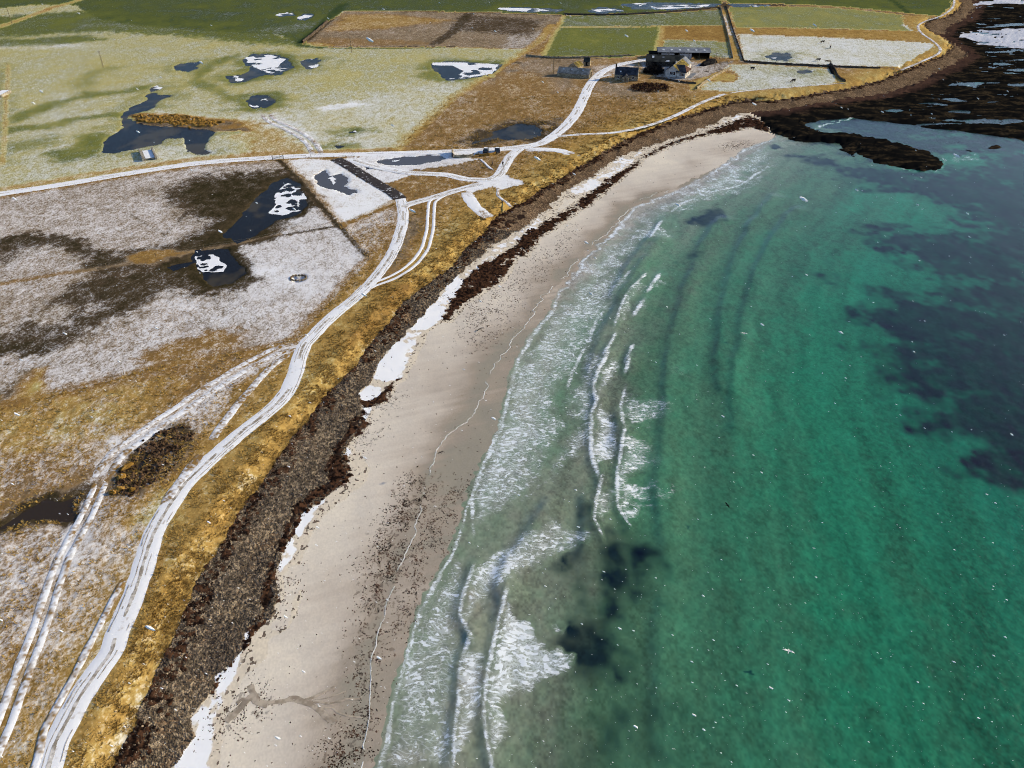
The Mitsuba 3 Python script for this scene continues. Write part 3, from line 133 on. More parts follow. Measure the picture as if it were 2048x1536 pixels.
'REEF': [(96.6,314.6),(97.6,302.6),(97,290),(101.5,276.9),(106.9,273.8),(117.8,272),(115.8,264.8),(117.1,255.8),(118.6,257.4),(119.5,263.7),(120.5,253.1),(124.1,248.3),(129,244.1),(134.2,241.1),(139.5,243.1),(144.7,248.8),(145.8,253.6),(145.6,262),(143.6,267.2),(138.5,272),(131.7,278.8),(124,283.3),(116,287.3),(111.5,296.9),(123.2,302.6),(138.9,297.6),(151.8,287.3),(162.8,286.6),(172.6,280.1),(185.7,270.8),(211.1,258),(245.4,247.2),(948.9,1111.3),(550.3,1111.3),(458.6,917.1),(412.1,798.6),(377.8,705.9),(355.6,645.1),(335.7,603.1),(307.2,557.1),(273.5,517.1),(257.5,488.8),(251.4,466.1),(249.5,449.6),(241.9,428.8),(221.1,403.5),(206.5,388.4),(185,362.1),(161.3,343.1),(145.8,336.9),(124.4,324.2),(109.5,316.2)],
'ISLETS': [[(166.6,266.3),(170.3,270.5),(174.6,271.7),(175.3,268.1),(172.3,264.6),(167.8,264)],
[(157,262.9),(159.9,265.8),(162.5,264.6),(162,260.6),(158.2,258.9)],
[(157.7,269.9),(162,277.3),(164.4,278.5),(162.6,272.9),(159.2,268.7)],
[(115.9,265.2),(118.6,268.7),(119.7,264),(118.5,257.2),(116.5,255.6)]],
'FLATS': [[(271.4,496.2),(289.6,506.8),(324.8,514.1),(366.3,510.4),(322.6,443),(282.5,445.9),(269.7,454.6),(261.4,457.6),(271.3,466.7),(265.1,476.2)],
[(300.5,582.3),(373.1,645.9),(406.6,657.3),(384.7,619),(365.2,624.2)]],
'TIDE': [('snow',1,1,[(-36.4,42.9),(-36.2,44.7),(-35,46.8),(-36.4,49.5),(-35.6,51.1),(-35.1,53),(-35.4,54.7),(-34,56.6),(-33.2,58.2),(-33.1,56.7),(-33.3,52.3),(-33.4,48.3),(-32.4,42.9)]),('snow',1,0.6,[(-33.2,58.2),(-33.8,60.5),(-32.6,61.9),(-32.8,60)]),('snow',1,0.7,[(-32.8,71.2),(-32.6,74.3),(-32.2,77.9),(-29.8,75.2),(-30.5,73.8),(-31.8,70.6)]),('snow',1,0.7,[(-32.3,78.2),(-31.6,81.4),(-30.3,83.9),(-28.2,86.7),(-28.7,84.7),(-30.4,79.7),(-30.7,77.2)]),('snow',1,0.6,[(-26.9,93.5),(-28.3,95.5),(-27.5,98),(-26.4,96.4),(-27.3,94.5)]),('snow',1,0.6,[(-27,107.6),(-25.8,104.2),(-25.2,108.4),(-25.7,109.6),(-26.8,109.1)]),('snow',1,0.6,[(-28.5,113),(-27.1,116.7),(-24.1,115.5),(-23.5,113),(-26.2,111.1),(-27.3,110.2)]),('snow',1,1,[(-26.2,118.5),(-26.4,122.5),(-24.4,130.6),(-21.9,136),(-18.3,136.9),(-19.5,128.9),(-20.6,122.4),(-21.2,118),(-24.1,117.2)]),('snow',1,1,[(-21.9,136),(-19.9,142),(-18,148.2),(-16.3,154.3),(-13.3,162),(-10.8,160.4),(-13.4,150.3),(-15.4,141.2),(-18.2,136.5)]),('snow',0.5,1.5,[(-13.3,162),(-8.3,172.7),(-4.7,181),(0,186.9),(4.3,194.4),(8.5,202.9),(12.5,211.5),(9,194.1),(2,180.7),(-4.7,168.7),(-9.9,160.4)]),('snow',0.6,1.5,[(16.7,221.6),(24.4,232.1),(35.9,253.3),(46.2,261.7),(40.9,248),(26.9,223.8),(18.7,215.2)]),('snow',0.6,2,[(76.5,293.2),(89.7,307.7),(95.7,310.7),(89,300.3),(78.8,289.8)]),('weed',1,1,[(-31.6,62.3),(-31.1,66.7),(-32.5,70.1),(-32.6,74.3),(-32.3,78.2),(-31.6,81.4),(-30.3,84.1),(-28.4,86.7),(-27.2,87.9),(-26,90.8),(-27.1,93.5),(-28.9,90.2),(-31.3,86.7),(-33.3,83.9),(-33.9,78.7),(-34,73.8),(-33.6,68.4),(-32.8,63.1)]),('weed',1,1.2,[(-26,90.8),(-26.9,93.5),(-27.9,98),(-26.7,101.4),(-25.8,104.2),(-26.8,107.6),(-29,103.9),(-29.7,98.4),(-30.3,93.3),(-30.3,89.6),(-27.8,88.7)]),('weed',1,0.8,[(-27.5,110.2),(-24.1,112.3),(-23.2,115.5),(-21.3,118.9),(-22,117.2),(-23.1,111.5),(-25.9,109.1)]),('weed',0.8,1.4,[(-15.4,141.2),(-13.4,150.3),(-11.1,160.4),(-7.8,168.7),(-3,174.5),(0.7,180.7),(1.3,176),(-2.8,160.4),(-8.4,152.8),(-11.5,148),(-13.8,141.2)]),('weed',0.8,1.4,[(0.7,180.7),(4.8,190.6),(12,199.5),(21.6,215.2),(29,229.7),(34.7,237.8),(43.1,251.7),(41.4,245.4),(33.1,230.7),(22.8,211.1),(13.2,195.9),(6.7,185.5),(3.2,174.5),(0.7,173.9)]),('weed',0.9,2,[(43.1,251.7),(54.2,267.5),(69.4,281.2),(84.3,296.7),(94.5,306.2),(98.8,296.7),(96.4,285.1),(90.7,291.9),(81.5,285.1),(68.9,278.6),(56,267.5)]),('weed',0.6,2.5,[(-41.2,54),(-41.9,58.2),(-41.9,64.2),(-41.7,67.5),(-40.6,70.1),(-39,67.5),(-39,63.4),(-39.4,58.9),(-38.5,54.7),(-38.6,50.1),(-38.8,47.7),(-40.6,49.5)]),('weed',0.5,1.5,[(-42,83.9),(-40.6,86.7),(-38.2,87.9),(-37.6,93.3),(-35.9,99.8),(-34,106.9),(-31.3,116.3),(-29.3,121.5),(-29.5,111.5),(-32.5,103.9),(-33.9,98.4),(-35.4,90.8),(-37,85),(-39.4,82.8)]),('weed',0.6,1.5,[(-28.1,128.9),(-24.6,136.9),(-21.2,144.5),(-19.5,150.3),(-20.8,141.2),(-23.8,130.8),(-26.1,126)]),('weed',0.7,2,[(-5.8,187.2),(-1.9,194.1),(3.7,205.2),(5,201.4),(-0.5,189.9)]),('weed',0.8,1.2,[(-35.4,52.7),(-34.1,56),(-33.1,58.9),(-33.6,62.7),(-32.6,65.9),(-31.3,63.4),(-32.5,61),(-33.1,57.8),(-34.9,54.7),(-35,51.4)])],
'DEBRIS': [(0.7,4,[(-15.9,69.3),(-16.7,65.5),(-16.9,57.8),(-19.2,66.3),(-19.6,73.3),(-18.3,82.3),(-14.7,91.4),(-12.2,90.2),(-14.4,81.2),(-15.6,72.4)]),(0.5,3,[(-16.2,43.6),(-16.4,50),(-16.9,53.2),(-17.2,57.5),(-18.8,62.3),(-19,58.5),(-18.2,51.7),(-18.9,48.6),(-21,45.1),(-21.5,42.3),(-17.2,42.3)]),(0.4,4,[(-15.6,72.4),(-13.7,81.2),(-11.2,87.8),(-7.4,90.2),(-7.8,83.4),(-9.6,76.2),(-11.8,68.8),(-13.2,63.8),(-15.9,60)]),(0.3,6,[(-14,151.3),(-7.3,153.7),(-1.6,161.4),(4.4,169.7),(8.4,178.7),(4.2,161.4),(-4.5,133.6),(-7.5,129.7),(-9.9,137.7)]),(0.4,5,[(3,161.4),(11.1,181.8),(17.3,195.3),(12.1,175.6),(5.4,161.4)]),(0.4,4,[(-26.1,101.8),(-24.2,112.2),(-21.6,113.8),(-23.1,104.6),(-25.4,97.7)]),(0.5,4,[(-32.5,48.6),(-31.7,51.7),(-30.7,52.3),(-29.4,51.7),(-29.8,49.2)]),(0.4,4,[(-31.1,62.7),(-31,69.7),(-29.8,70.6),(-30.1,66.3),(-30.1,62.3)]),(0.5,3,[(74.2,269.2),(86.5,275.3),(86.6,269.2),(74.6,263.3)])],
'SHADOWSAND': [(41.2,249.5),(89.5,286.9),(95,283),(78.4,257.7),(41.5,218.7),(25.2,191.8),(8.6,151.3),(-0.4,129.7),(-7.4,106.8),(-12.9,97.7),(-16.7,75.2),(-17.6,58.5),(-18.9,48.6)],
'VERGES': [(3.4,'ochre',0.9,[(-75.5,244.2),(-63.5,222.5),(-54.6,205.6),(-45.6,188)]),(2.6,'ochre',0.8,[(-45.2,189),(-39.6,196.1),(-33.8,205.3),(-32.7,207.2)]),(1.4,'wet',0.8,[(-76,243.7),(-63.7,221.6),(-54.9,204.9),(-45.8,187.7),(-34.6,167.1)]),(2,'ochre',0.8,[(-116.4,153.9),(-107.4,158.6),(-97.4,162.1),(-87.6,167.1),(-78.5,172.3),(-66.5,177.8),(-60,182.3)]),(1.2,'wet',0.7,[(-66.3,177.2),(-59.8,181.7),(-52.8,185),(-45.5,187.7)]),(5,'ochre',0.8,[(-178.3,199.5),(-163.7,207.2),(-151.2,215.5),(-136.8,225.2),(-121.1,235.1),(-102.4,245.2),(-85.2,249.5),(-71,251.7)]),(5.5,'ochre',0.9,[(-64.3,251.7),(-54.5,252.8),(-37.9,255),(-21.1,256.1)]),(3,'ochre',0.6,[(-160.3,201.8),(-147.7,209.2),(-133.1,217.6),(-99.6,237.1),(-77.1,242.6)]),(3.2,'ochre',0.9,[(-43.6,129.1),(-40.9,141.2),(-38,154.2),(-34.7,167.9)]),(2.5,'ochre',0.8,[(-89.7,106.5),(-80.6,111.2),(-72,116.4),(-62,122.3),(-50.2,125.6),(-44.7,128.5)]),(6,'ochre',0.9,[(-317.2,478.2),(-313.4,502.6),(-318.1,545.9),(-322.1,586.7),(-321.6,622.5),(-333.3,681.2)]),(5,'straw',0.8,[(24.8,510),(15.7,458.9),(0,403.6),(-25.4,325.1),(-39.2,256.7)]),(1.8,'ochre',0.6,[(-247,391.6),(-228.7,359.2),(-209.2,322.6),(-185,278.5),(-163.4,238.6)]),(4,'straw',0.8,[(91.8,502.6),(83.4,458.9),(75.3,418.9)]),(3,'straw',0.8,[(34.9,550.2),(28.1,502.6),(16,416.3)]),(3,'straw',0.6,[(28.7,502.6),(92.4,504.5),(130.8,504.5)]),(7,'wet',0.7,[(-114.6,570.2),(-87.2,570.2),(-28.5,563.4),(34.3,552.3)]),(7,'wet',0.8,[(-121.1,601.6),(-118.4,529.4),(-116.7,446.8)]),(6,'wet',0.6,[(-28.3,558.9),(-34.2,491.9),(-42.4,446.8)]),(4,'wet',0.8,[(-115.3,441),(-103.5,436.7),(-65.6,435.3),(-33.5,438.1)]),(8,'wet',0.7,[(34.5,550.2),(82.3,554.5),(143.7,577.2)]),(3,'wet',0.6,[(153.5,596.5),(205.3,594.1),(235.6,579.5),(267.8,550.2),(281.4,543.8)]),(4,'wet',0.9,[(284,627.9),(275.6,591.6),(266.7,558.9)]),(5,'ochre',0.8,[(154.9,389.3),(153.4,359.2),(154.2,349.4)]),(2.6,'wet',0.6,[(115.4,398.8),(127,394),(154.5,388.2),(187,384.7)]),(2.5,'wet',0.8,[(6.6,412.4),(21.8,407.4),(39.6,408.6),(63.2,413.7)]),(1.6,'white',0.8,[(140.9,550.2),(126.7,474.9)]),(1.3,'white',0.6,[(116.3,406.1),(125,451.3),(135.8,510)]),(2,'white',0.7,[(243.1,510),(238,488.4),(241.1,486.7)]),(1,'straw',0.9,[(103,369.4),(94.4,359.2),(79.8,340)]),(1,'wet',0.3,[(-104.2,195.8),(-89.7,182),(-89.5,192.2),(-90.1,197.6)]),(2,'ochre',0.9,[(-48.5,72.7),(-48.1,68.2),(-47.8,62.8)])],
'CHANNEL': [(121.5,303.4),(135,307.8),(150.6,297.6),(163.5,292),(175.3,285.3),(188.2,275.1),(172.7,247.9),(149.8,257.5),(146.7,256.4),(146,263.2),(139.1,273.3),(132.2,280.1),(124.5,284.7),(119.6,292)],
'WALLS': [([(152,591.6),(132.6,491.9),(122.4,436.7),(115.8,401.2)],
'dark stone wall along the right side of the grass lane',0.4,0.8,'m_dark_cobble'),([(146.6,586.7),(132.1,510),(122.8,462),(111.8,407.4)],
'stone wall with snow along the left side of the grass lane',0.4,0.8,'m_stone_wall'),([(7.2,413.7),(21.8,408.6),(39.7,409.9),(61.3,415)],
'long low wall below the bright green field',0.5,0.7,'m_stone_wall'),([(115.4,398.8),(127,394),(140.6,390.5),(154.1,387),(176.9,383.6)],
'dark wall between the two snowy paddocks',0.5,0.8,'m_dark_cobble'),([(34.6,552.3),(58.2,548),(82,552.3),(114.5,565.6),(144.8,581.9)],
'dark wall along the top of the green fields',0.7,1,'m_dark_cobble'),([(80,340.9),(87,354.2),(97.2,371.6),(105.3,383.6)],
'pale garden wall right of the bungalow',0.5,1,'m_stone_wall'),([(65.3,362.2),(68.6,361.2),(72.5,357.2),(77.4,353.2),(81.9,351.3)],
'dark low wall in front of the bungalow',0.5,0.7,'m_dark_cobble'),([(-19.9,251.7),(-19.6,246.3)],
'short upright stone wall at the left end of the bay wall',0.6,1.5,'m_stone_wall'),([(-19.2,246),(-16.2,246),(-12.8,247.1)],
'low wall along the parking bay nearest the short upright wall',0.5,0.9,'m_stone_wall'),([(-11,247.3),(-8.1,247.9),(-5.3,250)],
'low turf topped wall in front of the two parked cars',0.5,0.8,'m_tussock'),([(156.5,394),(153.3,378),(149.6,361.2),(149.7,355.2)],
'dark wall running down the right edge of the lower paddock',0.5,0.9,'m_dark_cobble'),([(-116.8,521.5),(-116,481.6),(-116,449.8)],
'dark field wall left of the brown moor',0.9,1.2,'m_dark_cobble')],
'FENCES': [([(-76.1,245.2),(-63.7,223.3),(-54.7,206),(-45.6,188),(-40,177.2),(-34.6,167.1)],
4.2,1.1,'post and wire fence down the left edge of the small white field'),([(-66.4,177.5),(-59.9,182),(-52.9,185.3),(-45.8,187.7)],
5,1.1,'fence across the snowy field meeting the white field corner'),([(-34.6,167.1),(-37.9,153.7),(-40.8,140.7),(-43.5,128.9)],
5.5,1.1,'fence along the left side of the dune track'),([(-45.3,189.4),(-39.6,196.5),(-33.5,205.6)],
4.5,1.1,'fence along the lower edge of the small white field'),([(-66.3,246.8),(-58.9,245.2),(-51.1,238.6),(-41.9,225.2),(-35,213.4)],
6,1.1,'fence between the small white field and the bare lane'),([(-116.6,154.2),(-107.6,158.8),(-97.5,162.3),(-87.7,167.4),(-78.6,172.6),(-66.4,177.5)],
9,1.1,'long fence along the ochre ditch line'),([(-89.8,106.7),(-80.6,111.3),(-72.1,116.6),(-62.1,122.5),(-50.3,125.8),(-44.8,128.7)],
8,1.1,'fence between the snowy field and the russet foreground'),([(-39.2,257.2),(-25.4,325.9),(0,404.9),(15.7,458.9)],
9,1.2,'fence between the marsh and the tawny slope'),([(80.2,340),(93.4,336.4),(116.8,342.8),(136.1,348.4),(145.9,354.2)],
7,1.2,'fence along the seaward edge of the lower paddock'),([(-247,391.6),(-223.5,349.4),(-206.9,318.5),(-185.2,278.5)],
12,1.2,'fence posts along the ditch at the far left')],
'GATES': [(-76.5,244.2,0.2,3.2,'gate where the fence meets the long road'),(104.1,394,0.1,3.6,'gate at the foot of the grass lane')],
'POLES': [(-313.3,515.7,8.5,'wooden pole at the far left beside the orange track'),(-197.5,385.9,7.5,'wooden pole beside the small iced puddle in the marsh'),(-84.1,422.9,7.5,'wooden pole at the edge of the brown moor'),(19.4,371.6,7,'wooden pole left of the byre'),(97.4,383.7,7,'wooden pole beside the garden of the bungalow')],
'TUSSOCK': [(-147.1,297.7),(-140.9,300.6),(-128.7,299.2),(-116.1,293.4),(-109.7,288.5),(-110.1,283.7),(-115.2,282.4),(-133,286.4),(-140.4,289.9)],
'SCRUB': [(-60.4,84.3),(-61.3,89.5),(-59.9,92.9),(-59.6,97),(-58.2,100.4),(-54.8,100.8),(-52.3,97),(-52.7,93.4),(-53,88.9),(-53.6,86.9),(-55.9,85.7),(-57.6,83.1)],
'WILLOW': [(50.2,341.9),(52.7,349.4),(59.5,353.2),(68.1,351.3),(70.5,343.7),(66.6,336.4),(58.7,333.7),(52.3,336.4)],
'DARKSHRUB': [(60.9,372.6),(64.1,384.7),(69.8,390.5),(72.8,384.7),(71.5,371.6),(66.2,367.3)],
'POND_LABELS': ['long winding dark pool in the marsh beside the little bridge','small dark open pool above the winding pool','pool nearly covered by white ice in the middle of the marsh','small round pool with broken ice right of the large icy pool','wide white ice sheet with dark edge beside the tawny slope','dark pool with two ice scraps above the curved field track','dark blue pool in the tawny grass beside the farm road','tiny dark pool just north of the long road','thin snowy puddle in the pale marsh','black flooded corner of the field with white ice by the fence','dark flooded hollow holding one compact white ice sheet','narrow dark puddle below the ochre ditch line','brown pool lying between grass and snow at the left edge','small black pool among the dark scrub','thin white ice puddle far off in the dark green field','rounded white ice puddle far off in the dark green field','long thin white ice strip along the top edge','greyish icy pool behind the green fields','long grey frozen pool behind the green fields','grey frozen strip at the top of the walled lane','grey pool in the snowy cattle paddock','small grey pool in the paddock above the shore','large dark sheet of bare ice on the parking ground','narrow dark streak of bare ice south of the parking ground','ragged dark ice patch on the small white field'],
'ROAD_LABELS': ['long straight white snowy road crossing the whole view to the farm','white snowy track curving along the dunes to the foreground','dark bare tarmac lane between the white field and the parking ground','pair of thin white wheel lines looping through the tawny grass','short white track joining the coast track to the turning place','white track from the parking ground past the turning place','broad white path running down to the cobbles','thin white footpath from the turning place to the bank','short broad white spur east of the road junction','pale footpath along the coast below the farm','faint footpath continuing along the bank below the paddock','frosty footpath along the edge of the headland','wide faint white track leading west out of the dune track','two faint snowy wheel lines at the lower left edge','narrow straight frosty path beside the wide faint track','short frosty path joining the dune track from the west','narrow snowy line beside the dune track in the foreground','snowy rutted field track curving north from the long road','thin footpath between the two walkers and the parking ground','short pale path from the farm road to the slate cottage']}

S = SURVEY
RNG = np.random.default_rng(11)
LAND = 3.0


# ------------------------------------------------------------------ helpers
def fb(x, y, scale, octaves=3, seed=0):
    """fractal noise in [0, 1] at ground points, 'scale' metres per cell."""
    return meshkit.fbm(np.stack([np.asarray(x) / scale, np.asarray(y) / scale, np.zeros_like(x) + 0.37 * seed], -1), octaves, seed)


def sm(a, b, x):
    t = np.clip((x - a) / (b - a), 0, 1)
    return t * t * (3 - 2 * t)


def line_dist(pts, x, y):
    """distance to a polyline"""
    p = np.asarray(pts, float)
    best = np.full(x.shape, 1e12)
    for (ax, ay), (bx, by) in zip(p[:-1], p[1:]):
        dx, dy = bx - ax, by - ay
        t = np.clip(((x - ax) * dx + (y - ay) * dy) / (dx * dx + dy * dy + 1e-12), 0, 1)
        np.minimum(best, (x - ax - t * dx) ** 2 + (y - ay - t * dy) ** 2, out=best)
    return np.sqrt(best)


def inside(pts, x, y):
    p = np.asarray(pts, float)
    r = np.zeros(x.shape, bool)
    for (ax, ay), (bx, by) in zip(p, np.roll(p, -1, 0)):
        if ay != by:
            r ^= ((ay > y) != (by > y)) & (x < (bx - ax) * (y - ay) / (by - ay) + ax)
    return r


def depth_in(pts, x, y, reach):
    """signed distance (positive inside) to a closed outline, -1e3 farther out than 'reach'"""
    p = np.asarray(pts, float)
    out = np.full(x.shape, -1e3)
    near = (x > p[:, 0].min() - reach) & (x < p[:, 0].max() + reach) & (y > p[:, 1].min() - reach) & (y < p[:, 1].max() + reach)
    if near.any():
        xs, ys = x[near], y[near]
        d = line_dist(np.vstack([p, p[:1]]), xs, ys)
        out[near] = np.where(inside(p, xs, ys), d, -d)
    return out


def spread(y):
    return np.clip(np.asarray(y) / 110.0, 0.35, 6.0)


def numbered(name):
    if not any(k == name or k.startswith(name + '__') for k in list(scene) + list(labels)):
        return name
    i = 1
    while any(k == f'{name}_{i:03d}' or k.startswith(f'{name}_{i:03d}__') for k in list(scene) + list(labels)):
        i += 1
    return f'{name}_{i:03d}'


COUNT = {}


def thing(name, label, category, group=None, kind=None):
    i = COUNT.get(name, 0)
    COUNT[name] = i + 1
    key = name if i == 0 else f'{name}_{i:03d}'
    labels[key] = {'label': label, 'category': category}
    if group: labels[key]['group'] = group
    if kind: labels[key]['kind'] = kind
    return key


def part(parent, name, mesh, bsdf, smooth=False, label=None, kind=None, **k):
    full = f'{parent}__{name}'
    i = COUNT.get(full, 0)
    COUNT[full] = i + 1
    key = full if i == 0 else f'{full}_{i:03d}'
    scene[key] = mikit.ply(mesh, bsdf, smooth=smooth, **k)
    if label or kind:
        labels[key] = {}
        if label: labels[key]['label'] = label
        if kind: labels[key]['kind'] = kind
    return key


def solo(name, mesh, bsdf, label, category, kind=None, group=None, smooth=False, **k):
    key = thing(name, label, category, group, kind)
    scene[key] = mikit.ply(mesh, bsdf, smooth=smooth, **k)
    return key


def cat(meshes):
    return trimesh.util.concatenate([m for m in meshes])


def box(cx, cy, cz, sx, sy, sz, rz=0.0):
    m = trimesh.creation.box((sx, sy, sz))
    if rz: m.apply_transform(trimesh.transformations.rotation_matrix(rz, [0, 0, 1]))
    m.apply_translation((cx, cy, cz))
    return m


def place(m, x, y, z, rz):
    m = m.copy()
    m.apply_transform(trimesh.transformations.rotation_matrix(rz, [0, 0, 1]))
    m.apply_translation((x, y, z))
    return m


def tube(p, q, r0, r1=None, n=7):
    p, q = np.asarray(p, float), np.asarray(q, float)
    r1 = r0 if r1 is None else r1
    d = (q - p) / np.linalg.norm(q - p)
    a = np.cross(d, [0, 0, 1.0] if abs(d[2]) < 0.9 else [1.0, 0, 0]); a /= np.linalg.norm(a)
    b = np.cross(d, a)
    t = np.arange(n) * 2 * np.pi / n
    ring = np.cos(t)[:, None] * a + np.sin(t)[:, None] * b
    v = np.vstack([p + ring * r0, q + ring * r1, [p], [q]])
    f = []
    for i in range(n):
        j = (i + 1) % n
        f += [[i, j, n + j], [i, n + j, n + i], [2 * n, j, i], [2 * n + 1, n + i, n + j]]
    return trimesh.Trimesh(v, f, process=False)


def chain(bones, refine=0.05, smooth_n=6):
    """one continuous body: hulls of the spheres at both ends of every bone, joined and smoothed. bones: (p, rp, q, rq)"""
    whole = None
    for p, rp, q, rq in bones:
        a = manifold3d.Manifold.sphere(rp, 12).translate(tuple(map(float, p)))
        b = manifold3d.Manifold.sphere(rq, 12).translate(tuple(map(float, q)))
        h = manifold3d.Manifold.batch_hull([a, b])
        whole = h if whole is None else whole + h
    m = whole.refine_to_length(refine).to_mesh()
    t = trimesh.Trimesh(m.vert_properties[:, :3], m.tri_verts, process=True)
    trimesh.smoothing.filter_taubin(t, iterations=smooth_n)
    return t


def frayed(pts, step, amp, seed, closed=True):
    """the outline with a natural, uneven edge"""
    p = np.asarray(pts, float)
    if closed: p = np.vstack([p, p[:1]])
    out = []
    for a, b in zip(p[:-1], p[1:]):
        n = max(1, int(np.linalg.norm(b - a) / step))
        out.append(a + (b - a) * np.linspace(0, 1, n, endpoint=False)[:, None])
    q = np.vstack(out + ([] if closed else [p[-1:]]))
    off = np.stack([fb(q[:, 0], q[:, 1], step * 3.0, 3, seed), fb(q[:, 0], q[:, 1], step * 3.0, 3, seed + 50)], -1) - 0.5
    return q + off * 2 * amp


def sheet(pts, z):
    poly = Polygon(np.asarray(pts)).buffer(0)
    ms = []
    for g in getattr(poly, 'geoms', [poly]):
        if g.area > 0.01:
            v, f = trimesh.creation.triangulate_polygon(g, engine='earcut')
            a, b, c = v[f[:, 0]], v[f[:, 1]], v[f[:, 2]]
            flip = (b - a)[:, 0] * (c - a)[:, 1] - (b - a)[:, 1] * (c - a)[:, 0] < 0
            f = f.copy(); f[flip] = f[flip][:, ::-1]
            ms.append(trimesh.Trimesh(np.column_stack([v, np.full(len(v), z)]), f, process=False))
    return cat(ms)


# ------------------------------------------------------------------ materials
def rgb(*c): return {'type': 'rgb', 'value': list(c)}


def diffuse(key, tex):
    scene[key] = {'type': 'twosided', 'bsdf': {'type': 'diffuse', 'reflectance': tex if isinstance(tex, dict) else rgb(*tex)}}


SNOW = (0.80, 0.83, 0.89)


def ramp(t, stops):
    c = mi.Color3f(*stops[0][1])
    for (t0, c0), (t1, c1) in zip(stops[:-1], stops[1:]):
        k = dr.clip((t - t0) / (t1 - t0), 0, 1)
        c = c * (1 - k) + mi.Color3f(*c1) * k
    return c


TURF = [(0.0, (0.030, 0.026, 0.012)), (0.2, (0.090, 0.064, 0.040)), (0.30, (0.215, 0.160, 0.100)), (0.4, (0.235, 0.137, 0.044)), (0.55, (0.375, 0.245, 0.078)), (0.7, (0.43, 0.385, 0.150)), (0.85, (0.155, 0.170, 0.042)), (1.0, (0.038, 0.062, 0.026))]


def turf(p, n, uv):
    # u: snow cover, v: kind of ground, from wet peat over heath, russet and pale grass to green grass
    fine = 0.5 * noise(p.x * 2.9, p.y * 2.1, 1.0) + 0.5 * noise(p.x * 7.1, p.y * 5.3, 2.0)
    mid = fbm(p.x * 0.75, p.y * 0.45, 3.1, 3)
    wide = fbm(p.x * 0.11, p.y * 0.07, 7.7, 3)
    t = uv.y + (wide - 0.5) * 0.14 + (mid - 0.5) * 0.13 + (fine - 0.5) * 0.09
    c = ramp(t, TURF) * (0.56 + 0.58 * fine + 0.30 * mid)
    k = uv.x + (fine - 0.5) * 0.85 + (mid - 0.5) * 0.50 + (wide - 0.5) * 0.46
    cover = smoothstep(0.14, 1.02, k) * smoothstep(0.0, 0.10, uv.x)
    return mix(c, SNOW, cover * (0.80 + 0.15 * smoothstep(0.78, 0.95, uv.x)))


diffuse('m_turf', proc(turf))


def sand(p, n, uv):
    # u: wetness towards the water, v: density of fine drift
    wide = fbm(p.x * 0.10, p.y * 0.06, 1.0, 3)
    streak = fbm(p.x * 0.10 + p.y * 0.03, p.y * 0.9 - p.x * 0.4, 2.0, 2)
    fine = noise(p.x * 7, p.y * 5, 4.0)
    w = dr.clip(uv.x + (wide - 0.5) * 0.75 + (streak - 0.5) * 0.22, 0, 1)
    c = ramp(w, [(0.0, (0.66, 0.61, 0.53)), (0.35, (0.56, 0.515, 0.46)), (0.6, (0.47, 0.42, 0.37)), (0.85, (0.325, 0.28, 0.235)), (1.0, (0.275, 0.255, 0.215))])
    c = c * (0.93 + 0.14 * fine)
    d1 = fbm(p.x * 2.1, p.y * 1.7, 9.0, 3)
    drift = smoothstep(0.60, 0.68, d1 + uv.y * 0.22 - 0.12) * smoothstep(0.02, 0.12, uv.y)
    return mix(c, (0.05, 0.035, 0.022), drift * 0.5)


diffuse('m_sand', proc(sand))


def strand(p, n, uv):
    # u: snow, v: cast weed, over dry sand
    fine = noise(p.x * 5, p.y * 4, 2.0)
    a = fbm(p.x * 1.1, p.y * 0.9, 5.0, 4)
    b = fbm(p.x * 0.75 + 30, p.y * 0.7, 8.0, 4)
    c = mi.Color3f(0.60, 0.54, 0.45) * (0.9 + 0.2 * fine)
    c = mix(c, SNOW, smoothstep(0.44, 0.56, uv.x + (a - 0.5) * 0.65) * (0.93 + 0.07 * fine))
    weed = smoothstep(0.50, 0.60, uv.y + (b - 0.5) * 1.7 - 0.04)
    speck = smoothstep(0.66, 0.70, fbm(p.x * 2.3, p.y * 2.0, 12.0, 2) + uv.y * 0.12)
    wc = mix((0.016, 0.009, 0.008), (0.085, 0.04, 0.026), fine * a * 1.6)
    return mix(c, wc, dr.maximum(weed, speck * 0.85 * (1 - smoothstep(0.2, 0.6, uv.x))))


diffuse('m_strand', proc(strand))


def shingle(p, n, uv):
    # u: weed among the cobbles, v: distance up the bank
    f1, f2, r = voronoi(p.x * 3.6, p.y * 3.6)
    wide = fbm(p.x * 0.25, p.y * 0.2, 3.0, 3)
    mid = fbm(p.x * 0.9, p.y * 0.8, 6.0, 3)
    stone = ramp(r, [(0.0, (0.065, 0.050, 0.040)), (0.5, (0.145, 0.110, 0.078)), (0.85, (0.22, 0.17, 0.12)), (1.0, (0.40, 0.32, 0.23))])
    c = mi.Color3f(1.12, 1.0, 0.88) * stone * (0.25 + 0.75 * smoothstep(0.0, 0.22, f2 - f1)) * (0.55 + 0.8 * wide)
    weed = smoothstep(0.42, 0.62, uv.x + (mid - 0.5) * 1.3)
    return mix(c, mi.Color3f(0.022, 0.014, 0.012) * (0.6 + 0.8 * r), weed * 0.93)


diffuse('m_shingle', proc(shingle))


def reef_rock(p, n, uv):
    a = fbm(p.x * 0.22 + p.y * 0.06, p.y * 0.55, 1.0, 4)
    b = noise(p.x * 1.6, p.y * 1.2, p.z * 4)
    c = mix((0.006, 0.006, 0.006), (0.040, 0.030, 0.018), smoothstep(0.45, 0.75, a) * b * 1.4)
    rust = smoothstep(0.25, 0.8, uv.x + (a - 0.5) * 0.6)
    c = mix(c, (0.075, 0.042, 0.032), rust * (0.5 + 0.5 * b))
    snow = smoothstep(0.48, 0.56, uv.y + (fbm(p.x * 0.10, p.y * 0.16, 4.0, 3) - 0.5) * 0.9)
    return mix(c, (0.50, 0.53, 0.62), snow)


